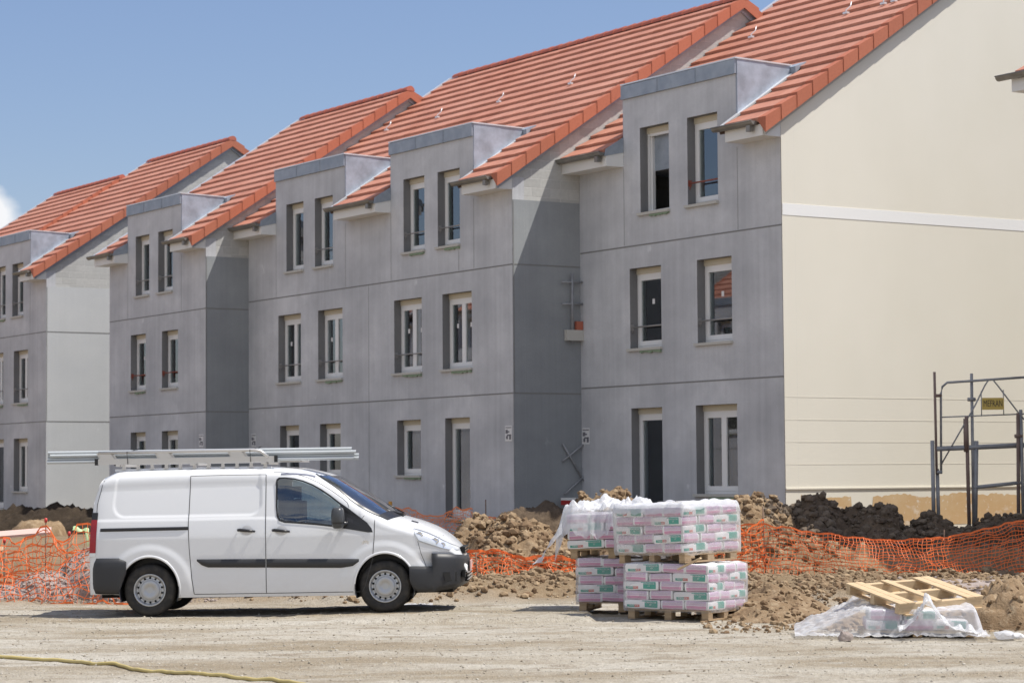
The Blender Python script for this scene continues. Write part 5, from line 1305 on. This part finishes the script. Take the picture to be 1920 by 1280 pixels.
tb('coupler', [(.02, 0, 2.52), (.13, 0, 2.52)], .03, 'rust'); tb('coupler', [(.62, .08, 2.45), (.76, .1, 2.45)], .035); tb('wedge', [(.57, .05, 1.5), (.57, .05, 2.1)], .045, 'rust')
tb('coupler', [(.02, 0, 1.14), (.12, 0, 1.14)], .03); tb('coupler', [(1.46, .08, 1.78), (1.60, .1, 1.78)], .035, 'rust')
g = MB(); g.box(.87, 1.265, .035, .045, 2.26, 2.475); sg_ = g.build('sign', M['signy'], sc)
T5 = text_mesh('MEFRAN', .16); T5.materials.clear(); T5.materials.append(M['signt']); o = bpy.data.objects.new('lettering', T5); COL.objects.link(o); o.parent = sg_; o.location = (1.067, .032, 2.367); o.rotation_euler = (math.pi/2, 0, 0); o.scale = (.58, 1.05, 1)
# ---------------------------------------------------------------- the passage between the double house and the cream gabled house
U = lambda t, off: Vector((CC[0], CC[1], 0))+Vector((.84, .5425, 0))*t+Vector((.5425, -.84, 0))*off
bl = empty('balcony_landing', U(1.3, .02)+Vector((0, 0, 4.73))); bl.rotation_euler = (0, 0, HR); tag(bl, 'narrow concrete landing with a metal guard rail in the shaded recess between two houses', 'balcony')
g = MB(); g.box(0.0, .10, 0, .9, 0, .23); g.build('slab', M['sill'], bl)
g = MB(); g.tube([(.07, .16, -.05), (.07, .17, 1.45)], .028, 8); g.build('post', M['galv'], bl)
for z in (.78, 1.25): g = MB(); g.tube([(.07, -.10, z), (.07, .43, z+.02)], .022, 8); g.build('rail', M['galv'], bl)
g = MB(); g.box(.01, .09, .26, .43, .232, .42); tag(g.build('brick_stack', mat('red_brick_pack', (.42, .13, .08), .8)), 'reddish bricks stacked on the landing in the recess', 'bricks'); bpy.context.view_layer.update()
o = bpy.data.objects['brick_stack']; o.matrix_world = Matrix.LocRotScale(bl.location, bl.rotation_euler, None)
sp = empty('scaffold_tubes', U(1.2, .05)+Vector((0, 0, 1.2))); sp.rotation_euler = (0, 0, HR); tag(sp, 'crossed scaffold tubes leaning in the dark recess beside the cream gabled house', 'scaffold tubes')
for a, b in (((0, 0, .93), (0, .75, 1.42)), ((0, .02, 1.30), (0, .62, .42)), ((0, .05, .22), (0, .55, .60)), ((0, .5, .62), (0, .85, .1))):
    g = MB(); g.tube([a, b], .022, 8); g.build('tube', M['galv'], sp)
g = MB(); g.box(-.1, .12, .0, .34, .0, .05, 1); g.box(-.1, .12, .0, .34, -.10, -.002, 0); rb_ = g.build('red_crate', [mat('red_box_plastic', (.40, .03, .03), .5), M['pvc']]); rb_.location = U(1.05, .3)+Vector((0, 0, 1.30)); rb_.rotation_euler = (0, 0, HR); tag(rb_, 'small red box with a white lid on the mound in the dark recess', 'box')
# ---------------------------------------------------------------- small things on the ground
hp = [(-7.2, 24.95), (-6.2, 24.85), (-5.6, 24.72), (-5.3, 24.66), (-5.0, 24.45), (-4.6, 24.15), (-4.2, 23.72), (-3.9, 23.45), (-3.6, 23.0), (-3.2, 22.6), (-2.79, 22.2), (-2.4, 21.75), (-2.1, 21.4), (-1.7, 20.9), (-1.3, 20.3)]
pts = []
for i in range(len(hp)-1):
    for q in range(8):
        u = q/8; x = hp[i][0]+(hp[i+1][0]-hp[i][0])*u; y = hp[i][1]+(hp[i+1][1]-hp[i][1])*u; w = .035*math.sin(x*5.1)+.02*math.sin(x*11); pts.append((x, y+w, base_h(x, y+w)+.018))
g = MB(); g.tube(pts, .0185, 8); hz = g.build('hose', mat('yellow_hose', (.50, .40, .16), .6)); tag(hz, 'dusty yellow hose lying across the bare ground at the lower left', 'hose')
pk = MB(); pk.box(-1.1, 1.1, -.18, .18, -.02, .02); o = pk.build('plank', mat('pinkish_board', (.60, .42, .36), .8)); o.location = (-8.6, 38.6, .92); o.rotation_euler = (R(12), R(-4), R(8)); tag(o, 'pale pinkish board lying in the nets at the left edge', 'board')
pk = MB(); pk.box(-.9, .9, -.12, .12, -.015, .015); o = pk.build('plank', M['wood']); o.location = (-9.0, 38.0, .80); o.rotation_euler = (R(12), R(5), R(-3)); tag(o, 'darker plank under the pinkish board at the left edge', 'board')
rg_ = MB(); RW = []
for i in range(15):
    u = i/14; x = -6.62+.24*u; z = 1.12-.04*u+.02*math.sin(u*9); RW.append([(x, 35.85, z), (x+.01, 35.80, z-.03-.015*math.sin(u*12)), (x, 35.79, z-.05-.02*math.sin(u*7)-(.22*sstep(.75, 1, u)))])
rg_.grid(RW); tag(rg_.build('rag', mat('pale_green_plastic', (.42, .58, .30), .6)), 'pale green plastic strip draped on the net left of the van', 'plastic strip')
fs = MB(); fs.grid([[( -1.9+.5*i/14, 35.2+.35*j/8, .02+.05*abs(noise.noise(Vector((i*.5, j*.6, 2))))) for j in range(9)] for i in range(15)]); o = fs.build('film_scrap', M['film']); tag(o, 'scrap of white film on the ground under the van, before the front wheel', 'film'); o.location = (.25, -1.6, 0)
# small cumulus stays in the sky; the sun is the only lamp
